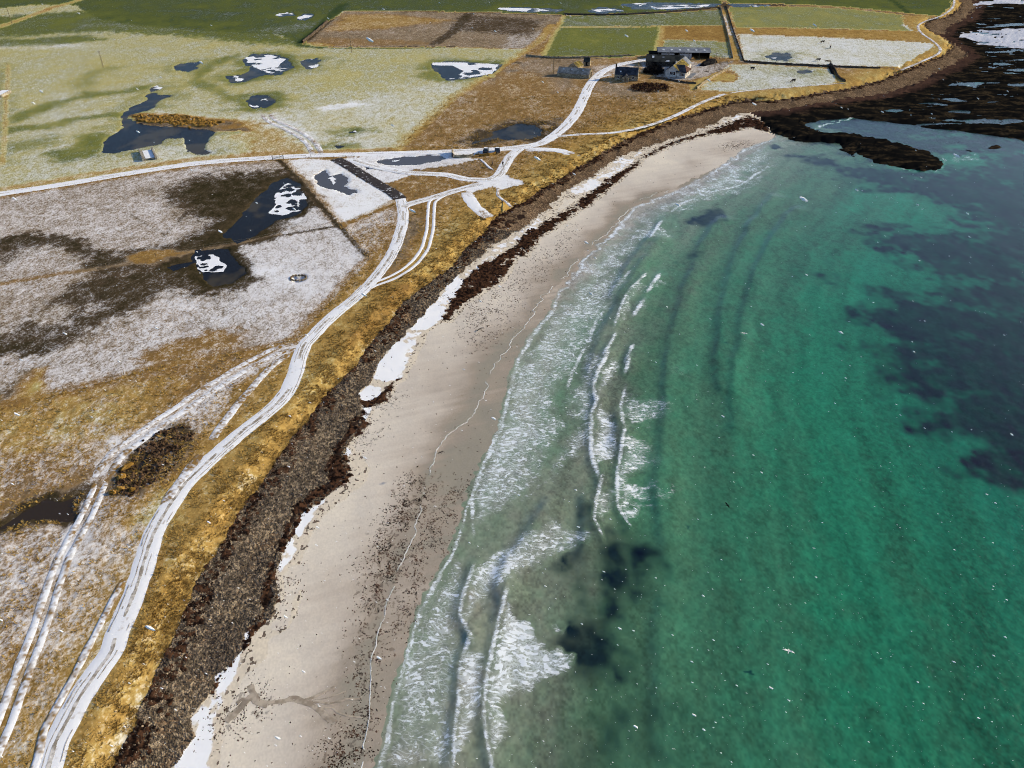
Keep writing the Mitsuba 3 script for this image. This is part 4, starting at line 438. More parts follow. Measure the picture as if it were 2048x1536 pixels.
diffuse('m_reef', proc(reef_rock))


def sea_colour(p, n, uv):
    # u: metres off the waterline / 100 (the body colour deepens with the water), v: foam (+) or weed bed below (-)
    d = uv.x * 100
    band = fbm(d * 0.11, p.y * 0.018, 2.0, 3)
    fine = fbm(p.x * 0.55, p.y * 0.40, 5.0, 2)
    grain = 0.5 * noise(p.x * 1.7, p.y * 1.3, 2.0) + 0.5 * noise(p.x * 3.9, p.y * 3.0, 3.0)
    k = d + (band - 0.5) * 26 + (fine - 0.5) * 9
    c = ramp(k, [(0.0, (0.30, 0.28, 0.235)), (6.0, (0.190, 0.215, 0.168)), (16.0, (0.105, 0.162, 0.110)), (26.0, (0.060, 0.138, 0.082)), (40.0, (0.036, 0.128, 0.076)),
                 (58.0, (0.014, 0.140, 0.078)), (85.0, (0.007, 0.115, 0.072)), (130.0, (0.005, 0.075, 0.062))])
    swl = fbm(d * 0.42 + p.x * 0.05, p.y * 0.045, 4.0, 2)
    c = 0.98 * c * (0.0 + 0.46 * band + 0.36 * fine + 0.80 * grain + 0.56 * swl)
    wn = fbm(p.x * 0.09 + p.y * 0.07, p.y * 0.16 - p.x * 0.05, 8.0, 5)
    weed = smoothstep(0.02, 1.08, -uv.y * 1.08 + (wn - 0.5) * 1.7 + (fine - 0.5) * 0.9 + (grain - 0.5) * 0.4) * smoothstep(0.0, 0.35, -uv.y) * (0.80 + 0.36 * fine)
    c = mix(c, mi.Color3f(0.004, 0.012, 0.017) * (0.4 + 0.7 * grain + 0.5 * fine), weed * 0.94)
    # foam: torn lace, denser towards the crest
    s = p.y + fbm(p.x * 0.35, p.y * 0.35, 1.0, 2) * 1.5
    dd = p.x + fbm(p.x * 0.35, p.y * 0.35, 4.0, 2) * 1.5
    g1, g2, gr = voronoi(dd * 1.05, s * 2.0)
    h1, h2, hr = voronoi(dd * 2.4 + 7, s * 3.9)
    patch = fbm(p.x * 0.28, p.y * 0.35, 6.0, 3)
    f = dr.minimum(dr.maximum(uv.y, 0) * (0.25 + 1.35 * patch), 0.98)
    lace = 1 - smoothstep(0.04, 0.10 + 0.55 * f, g2 - g1)
    torn = smoothstep(0.30, 0.56, fbm(p.x * 1.5, p.y * 1.7, 11.0, 3) + 0.25 * f)
    lace = lace * torn
    lace = dr.maximum(lace, torn * (1 - smoothstep(0.02, 0.06 + 0.45 * f, h2 - h1)) * smoothstep(0.15, 0.5, f))
    clump = fbm(dd * 1.7, s * 3.4, 13.0, 4)
    clump = smoothstep(0.70 - 0.46 * f, 0.84 - 0.40 * f, clump + (0.5 - g1) * 0.12)
    a = dr.clip(dr.maximum(clump * smoothstep(0.02, 0.30, f), lace * 0.50 * smoothstep(0.03, 0.40, f)), 0, 1)
    film = smoothstep(0.0, 0.7, uv.y) * 0.17
    return mix(c, (0.71, 0.77, 0.83), dr.clip(a * 0.85 + film, 0, 1))


scene['m_sea'] = {'type': 'principled', 'base_color': proc(sea_colour), 'roughness': 0.24, 'specular': 0.18}


def froth(p, n, uv):
    a = fbm(p.x * 2.4, p.y * 2.4, p.z * 5, 3)
    return mix((0.50, 0.55, 0.55), (0.86, 0.87, 0.88), smoothstep(0.32, 0.55, a))


diffuse('m_froth', proc(froth))


def peat(p, n, uv):
    a = fbm(p.x * 0.16, p.y * 0.12, 3.0, 4)
    return mix((0.008, 0.008, 0.011), (0.045, 0.036, 0.022), smoothstep(0.48, 0.72, a))


scene['m_peat_water'] = {'type': 'principled', 'base_color': proc(peat), 'roughness': 0.30, 'specular': 0.05}
scene['m_brown_water'] = {'type': 'principled', 'base_color': rgb(0.030, 0.018, 0.006), 'roughness': 0.08, 'specular': 0.25}
scene['m_dark_ice'] = {'type': 'principled', 'base_color': rgb(0.055, 0.048, 0.050), 'roughness': 0.35, 'specular': 0.3}


def white_snow(p, n, uv):
    a = fbm(p.x * 0.8, p.y * 0.8, 2.0, 3)
    return mi.Color3f(*SNOW) * (0.94 + 0.1 * a)


diffuse('m_snow', proc(white_snow))


def snow_track(p, n, uv):
    # u: metres from the middle, v: how much snow lies
    w = dr.abs(uv.x + (noise(p.x * 0.22, p.y * 0.22, 9.0) - 0.5) * 0.7)
    along = fbm(p.x * 0.5, p.y * 0.5, 3.0, 3)
    fine = noise(p.x * 3.1, p.y * 3.1, 1.0)
    k = uv.y - smoothstep(1.25, 1.6, w) * smoothstep(2.2, 1.6, w) * 0.18 - dr.exp(-dr.square(w / 0.5)) * 0.10 + (fine - 0.5) * 0.45 + (along - 0.5) * 0.6
    cover = smoothstep(0.22, 0.72, k)
    ground = mix((0.26, 0.155, 0.050), (0.15, 0.105, 0.060), fine)
    return mix(ground, SNOW, cover * 0.96)


diffuse('m_snow_track', proc(snow_track))


def tarmac(p, n, uv):
    a = fbm(p.x * 1.5, p.y * 1.5, 2.0, 3)
    c = mi.Color3f(0.050, 0.045, 0.047) * (0.75 + 0.5 * a)
    return mix(c, SNOW, smoothstep(0.70, 0.80, a + dr.abs(uv.x) * 0.035 - uv.y) * 0.8)


diffuse('m_tarmac', proc(tarmac))


def speckled(key, a, b, s, lo=0.35, hi=0.65):
    def fn(p, n, uv):
        return mix(a, b, smoothstep(lo, hi, fbm(p.x * s, p.y * s, p.z * s, 3)))
    diffuse(key, proc(fn))


speckled('m_render_wall', (0.46, 0.42, 0.39), (0.62, 0.58, 0.53), 1.2)
speckled('m_stone_wall', (0.16, 0.13, 0.09), (0.42, 0.35, 0.24), 2.2)
speckled('m_slate', (0.022, 0.026, 0.036), (0.060, 0.066, 0.082), 1.3)
speckled('m_lichen_roof', (0.10, 0.08, 0.030), (0.24, 0.19, 0.06), 0.9)
speckled('m_red_roof', (0.060, 0.032, 0.026), (0.13, 0.075, 0.060), 1.1)
speckled('m_sheet_roof', (0.15, 0.165, 0.20), (0.24, 0.26, 0.29), 0.5)
speckled('m_dark_roof', (0.024, 0.026, 0.025), (0.055, 0.056, 0.050), 0.6)
speckled('m_stone_roof', (0.20, 0.175, 0.15), (0.40, 0.35, 0.30), 1.0)
speckled('m_wood', (0.10, 0.075, 0.05), (0.26, 0.20, 0.13), 3.0)
speckled('m_concrete', (0.22, 0.20, 0.17), (0.40, 0.37, 0.32), 1.5)
speckled('m_rut', (0.27, 0.235, 0.19), (0.62, 0.60, 0.58), 1.8)
speckled('m_wet_sand', (0.25, 0.21, 0.17), (0.40, 0.35, 0.29), 1.5)
speckled('m_kelp', (0.010, 0.006, 0.005), (0.075, 0.038, 0.022), 2.0)
speckled('m_cobble', (0.10, 0.078, 0.056), (0.36, 0.285, 0.20), 2.7, 0.4, 0.7)
speckled('m_dark_cobble', (0.035, 0.03, 0.027), (0.14, 0.11, 0.085), 2.7)
speckled('m_marram', (0.26, 0.16, 0.045), (0.44, 0.295, 0.095), 1.4)
speckled('m_heath', (0.022, 0.014, 0.010), (0.12, 0.075, 0.045), 2.5)
speckled('m_tussock', (0.13, 0.075, 0.018), (0.34, 0.20, 0.055), 1.8)
speckled('m_willow', (0.020, 0.010, 0.008), (0.085, 0.042, 0.030), 1.6)
speckled('m_black', (0.006, 0.006, 0.007), (0.022, 0.021, 0.022), 1.5)
diffuse('m_white', (0.74, 0.74, 0.72))
diffuse('m_panel', (0.50, 0.46, 0.45))
diffuse('m_skin', (0.42, 0.26, 0.18))
diffuse('m_jacket', (0.012, 0.013, 0.022))
diffuse('m_trousers', (0.020, 0.019, 0.022))
scene['m_glass'] = {'type': 'principled', 'base_color': rgb(0.012, 0.016, 0.024), 'roughness': 0.06, 'specular': 0.5}
scene['m_car_paint'] = {'type': 'principled', 'base_color': rgb(0.016, 0.024, 0.024), 'roughness': 0.3, 'specular': 0.5, 'clearcoat': 0.6}
scene['m_car_grey'] = {'type': 'principled', 'base_color': rgb(0.030, 0.034, 0.036), 'roughness': 0.3, 'specular': 0.5, 'clearcoat': 0.6}
scene['m_tyre'] = {'type': 'principled', 'base_color': rgb(0.012, 0.012, 0.012), 'roughness': 0.8}
scene['m_lamp'] = {'type': 'principled', 'base_color': rgb(0.25, 0.02, 0.02), 'roughness': 0.2}
diffuse('m_rooflight', (0.62, 0.66, 0.70))
diffuse('m_flake', (0.86, 0.88, 0.92))

# ------------------------------------------------------------------ the ground sheet: one lattice, finer where it is near, wider than the view
NR, NC = 690, 1060
dip = np.linspace(math.radians(3.6), math.radians(66.0), NR)          # rows by the angle at which they are looked down upon
t = np.linspace(0, 1, NR)
ydist = CAM_H / np.tan(np.radians(3.6) + (np.radians(66.0) - np.radians(3.6)) * (0.55 * t + 0.45 * t ** 1.5))[::-1]
across = np.linspace(-1, 1, NC)
X = across[None, :] * (0.95 * (45 + 0.827 * ydist))[:, None]
Y = np.repeat(ydist[:, None], NC, 1)
X, Y = X.ravel(), Y.ravel()
jit = 0.18
X = X + RNG.uniform(-jit, jit, X.shape) * 0.0018 * (45 + 0.827 * Y)

wx = X + (fb(X, Y, 2.2, 3, 1) - 0.5) * 2.2 * spread(Y)
wy = Y + (fb(X, Y, 2.2, 3, 2) - 0.5) * 2.2 * spread(Y)
sx = X + (fb(X, Y, 1.3, 2, 4) - 0.5) * 0.9 * spread(Y)
sy = Y + (fb(X, Y, 1.3, 2, 5) - 0.5) * 0.9 * spread(Y)

FAR_W, FAR_E = (-3000.0, 1500.0), (3000.0, 1500.0)
bank, shin, water = S['BANK'], S['SHING'], S['WATER']
land_poly = bank + [(bank[-1][0], 5000.0), (-6000.0, 5000.0), (-6000.0, bank[0][1])]
shingle_poly = bank + shin[::-1]
i_end = min(range(len(shin)), key=lambda i: abs(shin[i][0] - S['REEF'][0][0]) + abs(shin[i][1] - S['REEF'][0][1]))
sand_poly = shin[:i_end + 1] + [S['REEF'][1], S['REEF'][2]] + water[::-1]
d0, d1, d2 = line_dist(bank, wx, wy), line_dist(shin, wx, wy), line_dist(water, wx, wy)
on_land = inside(land_poly, sx, sy)
on_shingle = (inside(shingle_poly, wx, wy) | inside(land_poly, wx, wy)) & ~on_land
on_sand = inside(sand_poly, wx, wy) & ~on_land & ~on_shingle
reef_depth = depth_in(S['REEF'], wx, wy, 40)
on_reef = (reef_depth > -1.5) & ~on_land & ~on_shingle & ~on_sand
at_sea = ~(on_land | on_shingle | on_sand | on_reef)

# zones of the land
ZONES = [(k, v) for k, v in S['ZONES'].items()]
zone = np.full(X.shape, -1)
zone[on_land] = 0                                                    # 0: tawny dune grass
for i, (k, v) in enumerate(ZONES):
    zone[(depth_in(v, sx, sy, 5) > 0) & on_land] = i + 1
ZN = ['dune_grass'] + [k for k, _ in ZONES]
zi = {k: i for i, k in enumerate(ZN)}

# soft marks on the land: snow cover u, kind of ground v
BASE = {'dune_grass': (0.17, 0.45), 'hill_side': (0.34, 0.745), 'mid_field': (0.53, 0.365), 'ice_field': (0.92, 0.62), 'dark_moor': (0.22, 0.32), 'north_field': (0.09, 0.955), 'field_a': (0.26, 0.90),  # north_field: grass colour darkened to stand for cloud shade
        'field_b': (0.10, 0.875), 'field_c': (0.03, 0.45), 'field_d': (0.36, 0.86), 'lane': (0.12, 0.55), 'field_e': (0.18, 0.82), 'field_f': (0.05, 0.50), 'field_g': (0.70, 0.78), 'field_h': (0.58, 0.80),
        'field_j': (0.05, 0.93), 'garden': (0.03, 0.60), 'plaza': (0.93, 0.45), 'layby': (0.90, 0.4), 'farmyard': (0.42, 0.30)}
U, V = np.zeros_like(X), np.zeros_like(X)
for k, (u0, v0) in BASE.items():
    U[zone == zi[k]], V[zone == zi[k]] = u0, v0
# the tawny ground is whiter inland and to the south-west, golden on the bank
dg = zone == 0
inland = sm(5, 22, d0)
U[dg] = 0.05 + 0.15 * inland[dg] + 0.09 * (sm(-20, -55, X) * sm(150, 60, Y))[dg]
V[dg] = 0.56 - 0.14 * inland[dg]
hs = zone == zi['hill_side']
U[hs] += 0.10 * sm(380, 270, Y)[hs]
mark = fb(X, Y, 6.0, 3, 9) - 0.5
fine_mark = fb(X, Y, 1.6, 3, 10) - 0.5
for kind, amt, edge, pts in S['MARKS']:
    if amt == 0: continue
    sc = 0.5 * edge
    soft = 1.25 if kind in ('wet', 'bog', 'heath', 'moss') else 1.0
    a = amt * sm(-edge * 0.6 * soft, edge * 0.5 * soft, depth_in(pts, X + mark * edge * 2.2, Y + fine_mark * edge * 2.0, edge * 3)) * on_land
    if soft > 1: a = a * (0.80 + 0.20 * sm(0.30, 0.62, fb(X, Y, 5.0, 4, 12)))
    if kind == 'wet':
        V = V * (1 - a) + 0.03 * a; U = U * (1 - 0.97 * a)
    elif kind == 'bog':
        V = V * (1 - a) + 0.90 * a; U = U * (1 - 0.95 * a)
    elif kind == 'moss':
        V = V * (1 - a) + 0.80 * a; U = U * (1 - 0.5 * a)
    elif kind == 'bare':
        V = V * (1 - a) + 0.63 * a; U = U * (1 - a) + 0.50 * a
    elif kind == 'ochre':
        V = V * (1 - a) + 0.43 * a; U = U * (1 - 0.75 * a)
    elif kind == 'green':
        V = V * (1 - a) + 0.93 * a; U = U * (1 - 0.7 * a)
    elif kind == 'heath':
        V = V * (1 - a) + 0.20 * a; U = U * (1 - 0.25 * a)
    elif kind == 'snowy':
        U = np.minimum(U + a * 0.50, 1.1)
    elif kind == 'track':
        U = U * (1 - a) + 0.78 * a
for kind, pts, ice in S['PONDS']:                                        # marshy margins
    if kind != 'dark':
        hs_ = V > 0.6
        e = 3.2 * float(spread(pts[0][1]))
        a = np.where(hs_, 0.55, 0.9) * (1.0 if e < 9 else 0.6) * sm(-e, -0.1 * e, depth_in(pts, X + mark * e * 3.4, Y + mark * e * 2.0 + fine_mark * e * 1.3, e * 3)) * on_land
        V = V * (1 - a) + np.where(hs_, 0.89, 0.06) * a; U = U * (1 - 0.9 * a)
for width, kind, amt, pts in S['VERGES']:
    a = amt * sm(width * 0.7, width * 0.3, line_dist(pts, sx, sy)) * on_land
    if kind == 'ochre':
        a = a * (0.45 + 0.5 * fb(X, Y, 7.0, 3, 15)); V = V * (1 - a) + 0.42 * a; U = U * (1 - 0.8 * a)
    elif kind == 'wet':  # dark lines paint the shade along ditches, fences and field edges
        V = V * (1 - a) + np.where(V > 0.6, 1.0, 0.04) * a; U = U * (1 - 0.9 * a)
    elif kind == 'white':
        U = U * (1 - a) + 0.95 * a
    elif kind == 'straw':
        V = V * (1 - a) + 0.62 * a; U = U * (1 - 0.5 * a)

# heights
Z = np.zeros_like(X)
ROUGH = {'dune_grass': 0.30, 'hill_side': 0.10, 'mid_field': 0.10, 'ice_field': 0.05, 'dark_moor': 0.22, 'plaza': 0.03, 'layby': 0.03, 'farmyard': 0.05}
amp = np.full(X.shape, 0.08)
for k, a in ROUGH.items(): amp[zone == zi[k]] = a
road_d = np.full(X.shape, 1e3)
for _, width, kind, pts in S['ROADS']:
    road_d = np.minimum(road_d, np.maximum(line_dist(pts, X, Y) - width * 0.5, 0))
amp = amp * (0.12 + 0.88 * sm(0.0, 1.6, road_d)) * (0.22 + 0.78 * sm(4, 12, d0))
hum = (fb(X, Y, 1.1, 3, 20) - 0.5) * 1.1 + (fb(X, Y, 4.5, 2, 21) - 0.5) * 0.9
bank_rise = sm(-0.2, 4.2, d0)
Z[on_land] = (1.5 + 1.5 * bank_rise + amp * hum * sm(0.0, 1.0, d0))[on_land]
tt = d0 / (d0 + d1 + 1e-6)
Z[on_shingle] = (1.5 - 0.6 * tt + 0.20 * np.sin(tt * np.pi * 2.0) * 0.4 + (fb(X, Y, 0.8, 2, 22) - 0.5) * 0.14 + (fb(X, Y, 5, 2, 23) - 0.5) * 0.3)[on_shingle]
ts = d1 / (d1 + d2 + 1e-6)
Z[on_sand] = (0.9 * (1 - ts) ** 1.2 + (fb(X, Y, 6, 2, 24) - 0.5) * 0.12 * sm(0, 4, d2) + (fb(X, Y, 0.7, 2, 25) - 0.5) * 0.03)[on_sand]
Z[at_sea] = -np.minimum(0.06 * d2[at_sea], 4.0)
rr = fb(X + 0.35 * Y, Y * 3.2 - 0.25 * X, 14.0, 4, 30) - 0.5
islet = np.zeros_like(X)
for p in S['ISLETS']: islet = np.maximum(islet, sm(-2, 4, depth_in(p, X, Y, 6)))
reef_z = 0.50 + 0.75 * sm(70, 15, np.hypot(X - S['REEF'][2][0] - 14, Y - S['REEF'][2][1] - 4)) + rr * 3.2 + (fb(X, Y, 1.8, 3, 31) - 0.5) * 0.9 - 0.45 * sm(60, 190, d1)
channel = sm(-3, 3, depth_in(S['CHANNEL'], X, Y, 8))
snow_flat = np.zeros_like(X)
for p in S['FLATS']: snow_flat = np.maximum(snow_flat, sm(-6, 6, depth_in(p, X, Y + rr * 30, 10)))
reef_z = reef_z * (1 - channel) + (-0.30 + rr * 1.8) * channel
reef_z = np.where(reef_depth < 5, reef_z * sm(-2, 5, reef_depth) - 0.25 * (1 - sm(-2, 3, reef_depth)), reef_z)
Z[on_reef] = np.maximum(reef_z, -0.8)[on_reef]
near_shingle = sm(14, 0, d1)
Z[on_reef] += (0.75 * near_shingle)[on_reef]
up = islet > 0.02
Z[up & (at_sea | on_reef)] = np.maximum(Z, -0.6 + islet * (1.2 + rr * 1.5 + (fb(X, Y, 1.5, 2, 33) - 0.5)))[up & (at_sea | on_reef)]
on_reef |= up & at_sea
at_sea &= ~on_reef
# hollows of the pools
for kind, pts, ice in S['PONDS']:
    dd = depth_in(pts, X + mark * 2.0 * spread(Y), Y + fine_mark * 2.2 * spread(Y), 6)
    Z = np.where(on_land & (dd > -2.0), np.minimum(Z, LAND - 0.02 - 0.45 * sm(-0.7, 1.6, dd) + 0.04 * hum), Z)
# the dark hollow in front of the ring of stones, and the ditches
Z -= 0.8 * sm(2.3, 0.9, np.hypot(X + 49.3, Y - 157.0)) * on_land

IDX = np.arange(NR * NC).reshape(NR, NC)
a, b, c, d = IDX[:-1, :-1].ravel(), IDX[:-1, 1:].ravel(), IDX[1:, 1:].ravel(), IDX[1:, :-1].ravel()
cls = np.where(on_land, zone, np.where(on_shingle, 100, np.where(on_sand, 101, np.where(on_reef, 102, 103))))
cell = cls[a]
VERT = np.column_stack([X, Y, Z])
NRM = meshkit.arrays((VERT, np.vstack([np.column_stack([a, b, c]), np.column_stack([a, c, d])])), True)[2]


def ground_mesh(name, mask, bsdf, u, v, label, category, kind='structure', verts=VERT):
    q = np.flatnonzero(mask)
    if len(q) < 3: return None
    tri = np.vstack([np.column_stack([a[q], b[q], c[q]]), np.column_stack([a[q], c[q], d[q]])])
    used, inv = np.unique(tri, return_inverse=True)
    uu = u[used] if np.ndim(u) else np.full(len(used), u)
    vv = v[used] if np.ndim(v) else np.full(len(used), v)
    key = thing(name, label, category, None, kind)
    scene[key] = mikit.ply((verts[used], inv.reshape(-1, 3)), bsdf, smooth=True, uv=np.column_stack([uu, vv]))
    return key


NAMES = {
    'dune_grass': ('dune_grassland', 'tawny golden dune grass along the bank above the shingle', 'grassland'),
    'hill_side': ('wet_pasture', 'frosted pale green marshy pasture north of the long road', 'pasture'),
    'mid_field': ('snowy_field', 'brown and white snow dusted field south of the long road', 'field'),
    'ice_field': ('snowy_field', 'small triangular white field with dark ice beside the tarmac lane', 'field'),
    'dark_moor': ('moorland', 'dark brown moor between the marsh and the green fields', 'moor'),
    'north_field': ('grass_field', 'dark green grassland along the top edge of the view, cloud shade in its colour', 'field'),
    'field_a': ('grass_field', 'narrow frosted green field behind the bright green field', 'field'),
    'field_b': ('grass_field', 'bright green rectangular field behind the lone stone shed', 'field'),
    'field_c': ('grass_field', 'rust brown strip field left of the walled lane', 'field'),
    'field_d': ('grass_field', 'frosted grey green paddock just behind the long grey shed', 'field'),
    'lane': ('lane', 'straw coloured grass lane between walls running up from the farm', 'lane'),
    'field_e': ('grass_field', 'mottled olive field right of the walled lane', 'field'),
    'field_f': ('grass_field', 'long ochre strip between the olive field and the snowy paddock', 'field'),
    'field_g': ('snowy_field', 'snow covered paddock with black cattle near the headland', 'field'),
    'field_h': ('snowy_field', 'snowy paddock beside the farmhouse garden above the shore', 'field'),
    'field_j': ('grass_field', 'dark green field at the top right beside the headland', 'field'),
    'garden': ('garden', 'ochre grass garden beside the pale bungalow', 'garden'),
    'plaza': ('turning_place', 'white snow covered turning place where the tracks meet', 'clearing'),
    'layby': ('parking_place', 'snowy flat parking ground south of the long road', 'parking place'),
    'farmyard': ('farmyard', 'muddy snow dusted yard among the farm buildings', 'yard'),
}
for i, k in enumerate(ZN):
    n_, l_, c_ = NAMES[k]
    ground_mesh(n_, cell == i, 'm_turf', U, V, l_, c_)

# shingle
weed = np.zeros_like(X)
snow_s = np.zeros_like(X)
for kind, amt, edge, pts in S['TIDE']:
    e = edge * np.maximum(spread(Y), 0.7)
    val = amt * np.clip((depth_in(pts, X + mark * 1.2 * edge, Y + fine_mark * 1.5 * edge, 8) / (2.0 * edge)) + 0.5, 0, 1)
    if kind == 'weed': weed = np.maximum(weed, val)
    else: snow_s = np.maximum(snow_s, val)
toe = sm(3.2, 0.8, d0) * 0.62
ground_mesh('shingle', cell == 100, 'm_shingle', np.maximum(weed * 0.9, toe), tt, 'broad band of dark cobbles and weed between grass and sand', 'shingle')
# sand
deb = np.zeros_like(X)
for amt, edge, pts in S['DEBRIS']:
    deb = np.maximum(deb, amt * sm(-edge, edge, depth_in(pts, X + mark * edge, Y + mark * edge, 2 * edge)))
d_sw = line_dist(S['SWASH'], wx, wy)
beyond = inside(S['SWASH'] + water[::-1], wx, wy)
wet = np.where(beyond, 0.86 + 0.14 * sm(0, 6, d_sw), 0.86 * np.exp(-d_sw / 9.0) + 0.20 * ts)
wet = np.clip(np.maximum(wet, 0.10 + 0.38 * sm(0.25, 0.8, ts)), 0, 1)
belt = (np.maximum(weed, snow_s) > 0.03) | ((d1 < 3.0) & (deb < 0.1) & (ts < 0.35))
belt_c = belt[a]
ground_mesh('strand_line', (cell == 101) & belt_c, 'm_strand', snow_s * (0.55 + 0.45 * np.clip((fb(X, Y, 5.0, 3, 14) - 0.36) * 6, 0, 1)), weed, 'belt of snow patches and dark cast weed along the top of the sand', 'strand')
ground_mesh('sand_beach', (cell == 101) & ~belt_c, 'm_sand', wet, deb, 'long curved pale sand beach, wet and mauve towards the water', 'beach')
# reef
rust = np.maximum(sm(13, 1, d1) * 0.8, islet * 0.35)
ground_mesh('reef', cell == 102, 'm_reef', rust, snow_flat * 0.95 * (Z > -0.05), 'black weed covered rock shelf with pools off the headland', 'reef')

# ------------------------------------------------------------------ the sea
dsea = np.where(on_land | on_shingle | on_sand, 0.0, line_dist(water, wx, wy))
reach = ((cls == 103) | (cls == 102)) | ((cls == 101) & (d2 < 1.5))
foam = np.zeros_like(X)
swell = np.zeros_like(X)
wv = (fb(X, Y, 7, 3, 40) - 0.5)
wv2 = (fb(X, Y, 2.0, 3, 41) - 0.5)
fx, fy = X + wv2 * 1.6, Y + wv2 * 1.2 + wv * 1.5


def front_side(pts, x, y):
    """signed offset from a crest line (+ on its seaward, eastern side), and the distance past its ends"""
    p = np.asarray(pts, float)
    best, sgn, endd = np.full(x.shape, 1e9), np.zeros(x.shape), np.zeros(x.shape)
    for i, ((ax, ay), (bx, by)) in enumerate(zip(p[:-1], p[1:])):
        dx, dy = bx - ax, by - ay
        L = math.hypot(dx, dy) + 1e-9
        tr = ((x - ax) * dx + (y - ay) * dy) / (L * L)
        tcl = np.clip(tr, 0, 1)
        dd = np.hypot(x - ax - tcl * dx, y - ay - tcl * dy)
        k = dd < best
        best[k] = dd[k]
        sgn[k] = np.sign((x - ax) * dy - (y - ay) * dx)[k]
        e = np.maximum(-tr if i == 0 else np.zeros_like(tr), tr - 1 if i == len(p) - 2 else np.zeros_like(tr)) * L
        endd[k] = np.maximum(e, 0)[k]
    if p[0, 1] > p[-1, 1]: sgn = -sgn
    return np.sqrt(np.maximum(best ** 2 - endd ** 2, 0)) * sgn, endd


def wave_shape(s, end, h, w):
    return h * np.where(s > 0, np.exp(-(s / (w * 2.6)) ** 2), np.exp(-(s / w) ** 2)) * np.exp(-(end / 3.0) ** 2)


sea_pts = np.flatnonzero(reach)
xs, ys = fx[sea_pts], fy[sea_pts]
fo_s, sw_s = np.zeros(len(xs)), np.zeros(len(xs))
CRESTS = []
for den, edge, poly, front in S['FOAM']:
    e = edge * np.clip(ys / 90, 0.6, 3)
    ins = sm(-0.5, 1.6, depth_in(poly, xs + wv[sea_pts] * 3 * e, ys + wv2[sea_pts] * 3 * e, 14) / e)
    if front:
        s, end = front_side(front, X[sea_pts] + wv[sea_pts] * 1.0, Y[sea_pts])
        s = np.where(end > 6, 99, s)
        boost = np.exp(-np.maximum(s, 0) / 3.5) * (s > -0.3)
        edge_line = np.exp(-(s / (0.20 + 0.0016 * ys)) ** 2) * np.exp(-(end / 2.0) ** 2) * den * 1.15 * (0.25 + 1.25 * fb(xs, ys, 3.0, 2, 49))
        fo_s = np.maximum(fo_s, np.maximum(den * ins * (0.58 + 0.48 * boost), edge_line))
        if den > 0.5 and len(front) < 10:
            sw_s += wave_shape(s, end, 0.27, 0.95)
            CRESTS.append((den, front))
    else:
        fo_s = np.maximum(fo_s, den * ins)
for crest in S['SWELL']:
    s, end = front_side(crest, X[sea_pts] + wv[sea_pts] * 2.0, Y[sea_pts])
    sw_s += wave_shape(s, end, 0.55, 1.3) * (0.15 + 1.1 * fb(xs, ys, 22, 2, 47))
s, end = front_side(water, wx[sea_pts], wy[sea_pts])
rim = np.exp(-(s / (0.16 + 0.0014 * ys)) ** 2) * 0.70 * (0.1 + 1.3 * fb(xs, ys, 9, 2, 44))
fo_s = np.maximum(fo_s, rim)
foam[sea_pts], swell[sea_pts] = fo_s, sw_s
weed_sea = np.maximum(sm(-8, 4, reef_depth), 0.95 * channel)
for amt, edge, pts in S['WEED']:
    weed_sea = np.maximum(weed_sea, amt * sm(-edge, edge, depth_in(pts, X + mark * edge * 1.5, Y + wv * edge * 1.5, 2 * edge)))
SEA = VERT.copy()
far_damp = 1 / (1 + (Y / 260.0) ** 2)
chop = 0.10 * (fb(X, Y, 0.8, 2, 48) - 0.5) * sm(200, 40, Y)
SEA[:, 2] = 0.015 + chop * sm(1, 6, dsea) + swell * sm(0.5, 4, dsea) + sm(1, 12, dsea) * (0.10 * (fb(X * 1.0, Y * 0.45, 3.2, 3, 45) - 0.5) + 0.16 * (fb(X, Y * 0.35, 9.0, 2, 46) - 0.5)) * (0.35 + 0.65 * far_damp)
ground_mesh('sea', reach[a] & reach[c] & (reach[b] | reach[d]), 'm_sea', dsea / 100.0, foam - weed_sea * (1 - sm(0.0, 0.22, foam)), 'clear shallow bay, grey at the shore then green and teal, with broken foam', 'sea', verts=SEA)
sea_key = 'sea'

# land and sea beyond the lattice, to the horizon
R = 7000.0
ymax, ymin = float(ydist.max()), float(ydist.min())
half = 0.95 * (45 + 0.827 * ymax)
out = Polygon([(-R, -R), (R, -R), (R, R), (-R, R)])
lat = Polygon([(-0.95 * (45 + 0.827 * ymin) + 0.5, ymin + 0.3), (0.95 * (45 + 0.827 * ymin) - 0.5, ymin + 0.3), (half - 3, ymax - 4), (-half + 3, ymax - 4)])
lp = Polygon([(bank[0][0] - 30, -R)] + bank + [(bank[-1][0] - 60, R), (-R, R), (-R, -R)]).buffer(0)
far_land = lp.intersection(out).difference(lat)
far_sea = out.difference(lp).difference(lat)


def flat(poly, z):
    ms = []
    for g in getattr(poly, 'geoms', [poly]):
        if g.area > 1:
            v, f = trimesh.creation.triangulate_polygon(g, engine='earcut')
            ar = np.cross(v[f[:, 1]] - v[f[:, 0]], v[f[:, 2]] - v[f[:, 0]])
            f = f.copy(); f[ar < 0] = f[ar < 0][:, ::-1]
            ms.append(trimesh.Trimesh(np.column_stack([v, np.full(len(v), z)]), f, process=False))
    return cat(ms)


m_ = flat(far_land, 2.75)
solo('outer_land', m_, 'm_turf', 'open grassland running on beyond the fields to the horizon', 'grassland', 'structure', smooth=True, uv=np.column_stack([np.full(len(m_.vertices), 0.2), np.full(len(m_.vertices), 0.88)]))
m_ = flat(far_sea, -0.02)
solo('outer_sea', m_, 'm_sea', 'open sea running on beyond the bay to the horizon', 'sea', 'structure', smooth=True, uv=np.column_stack([np.full(len(m_.vertices), 1.3), np.zeros(len(m_.vertices))]))

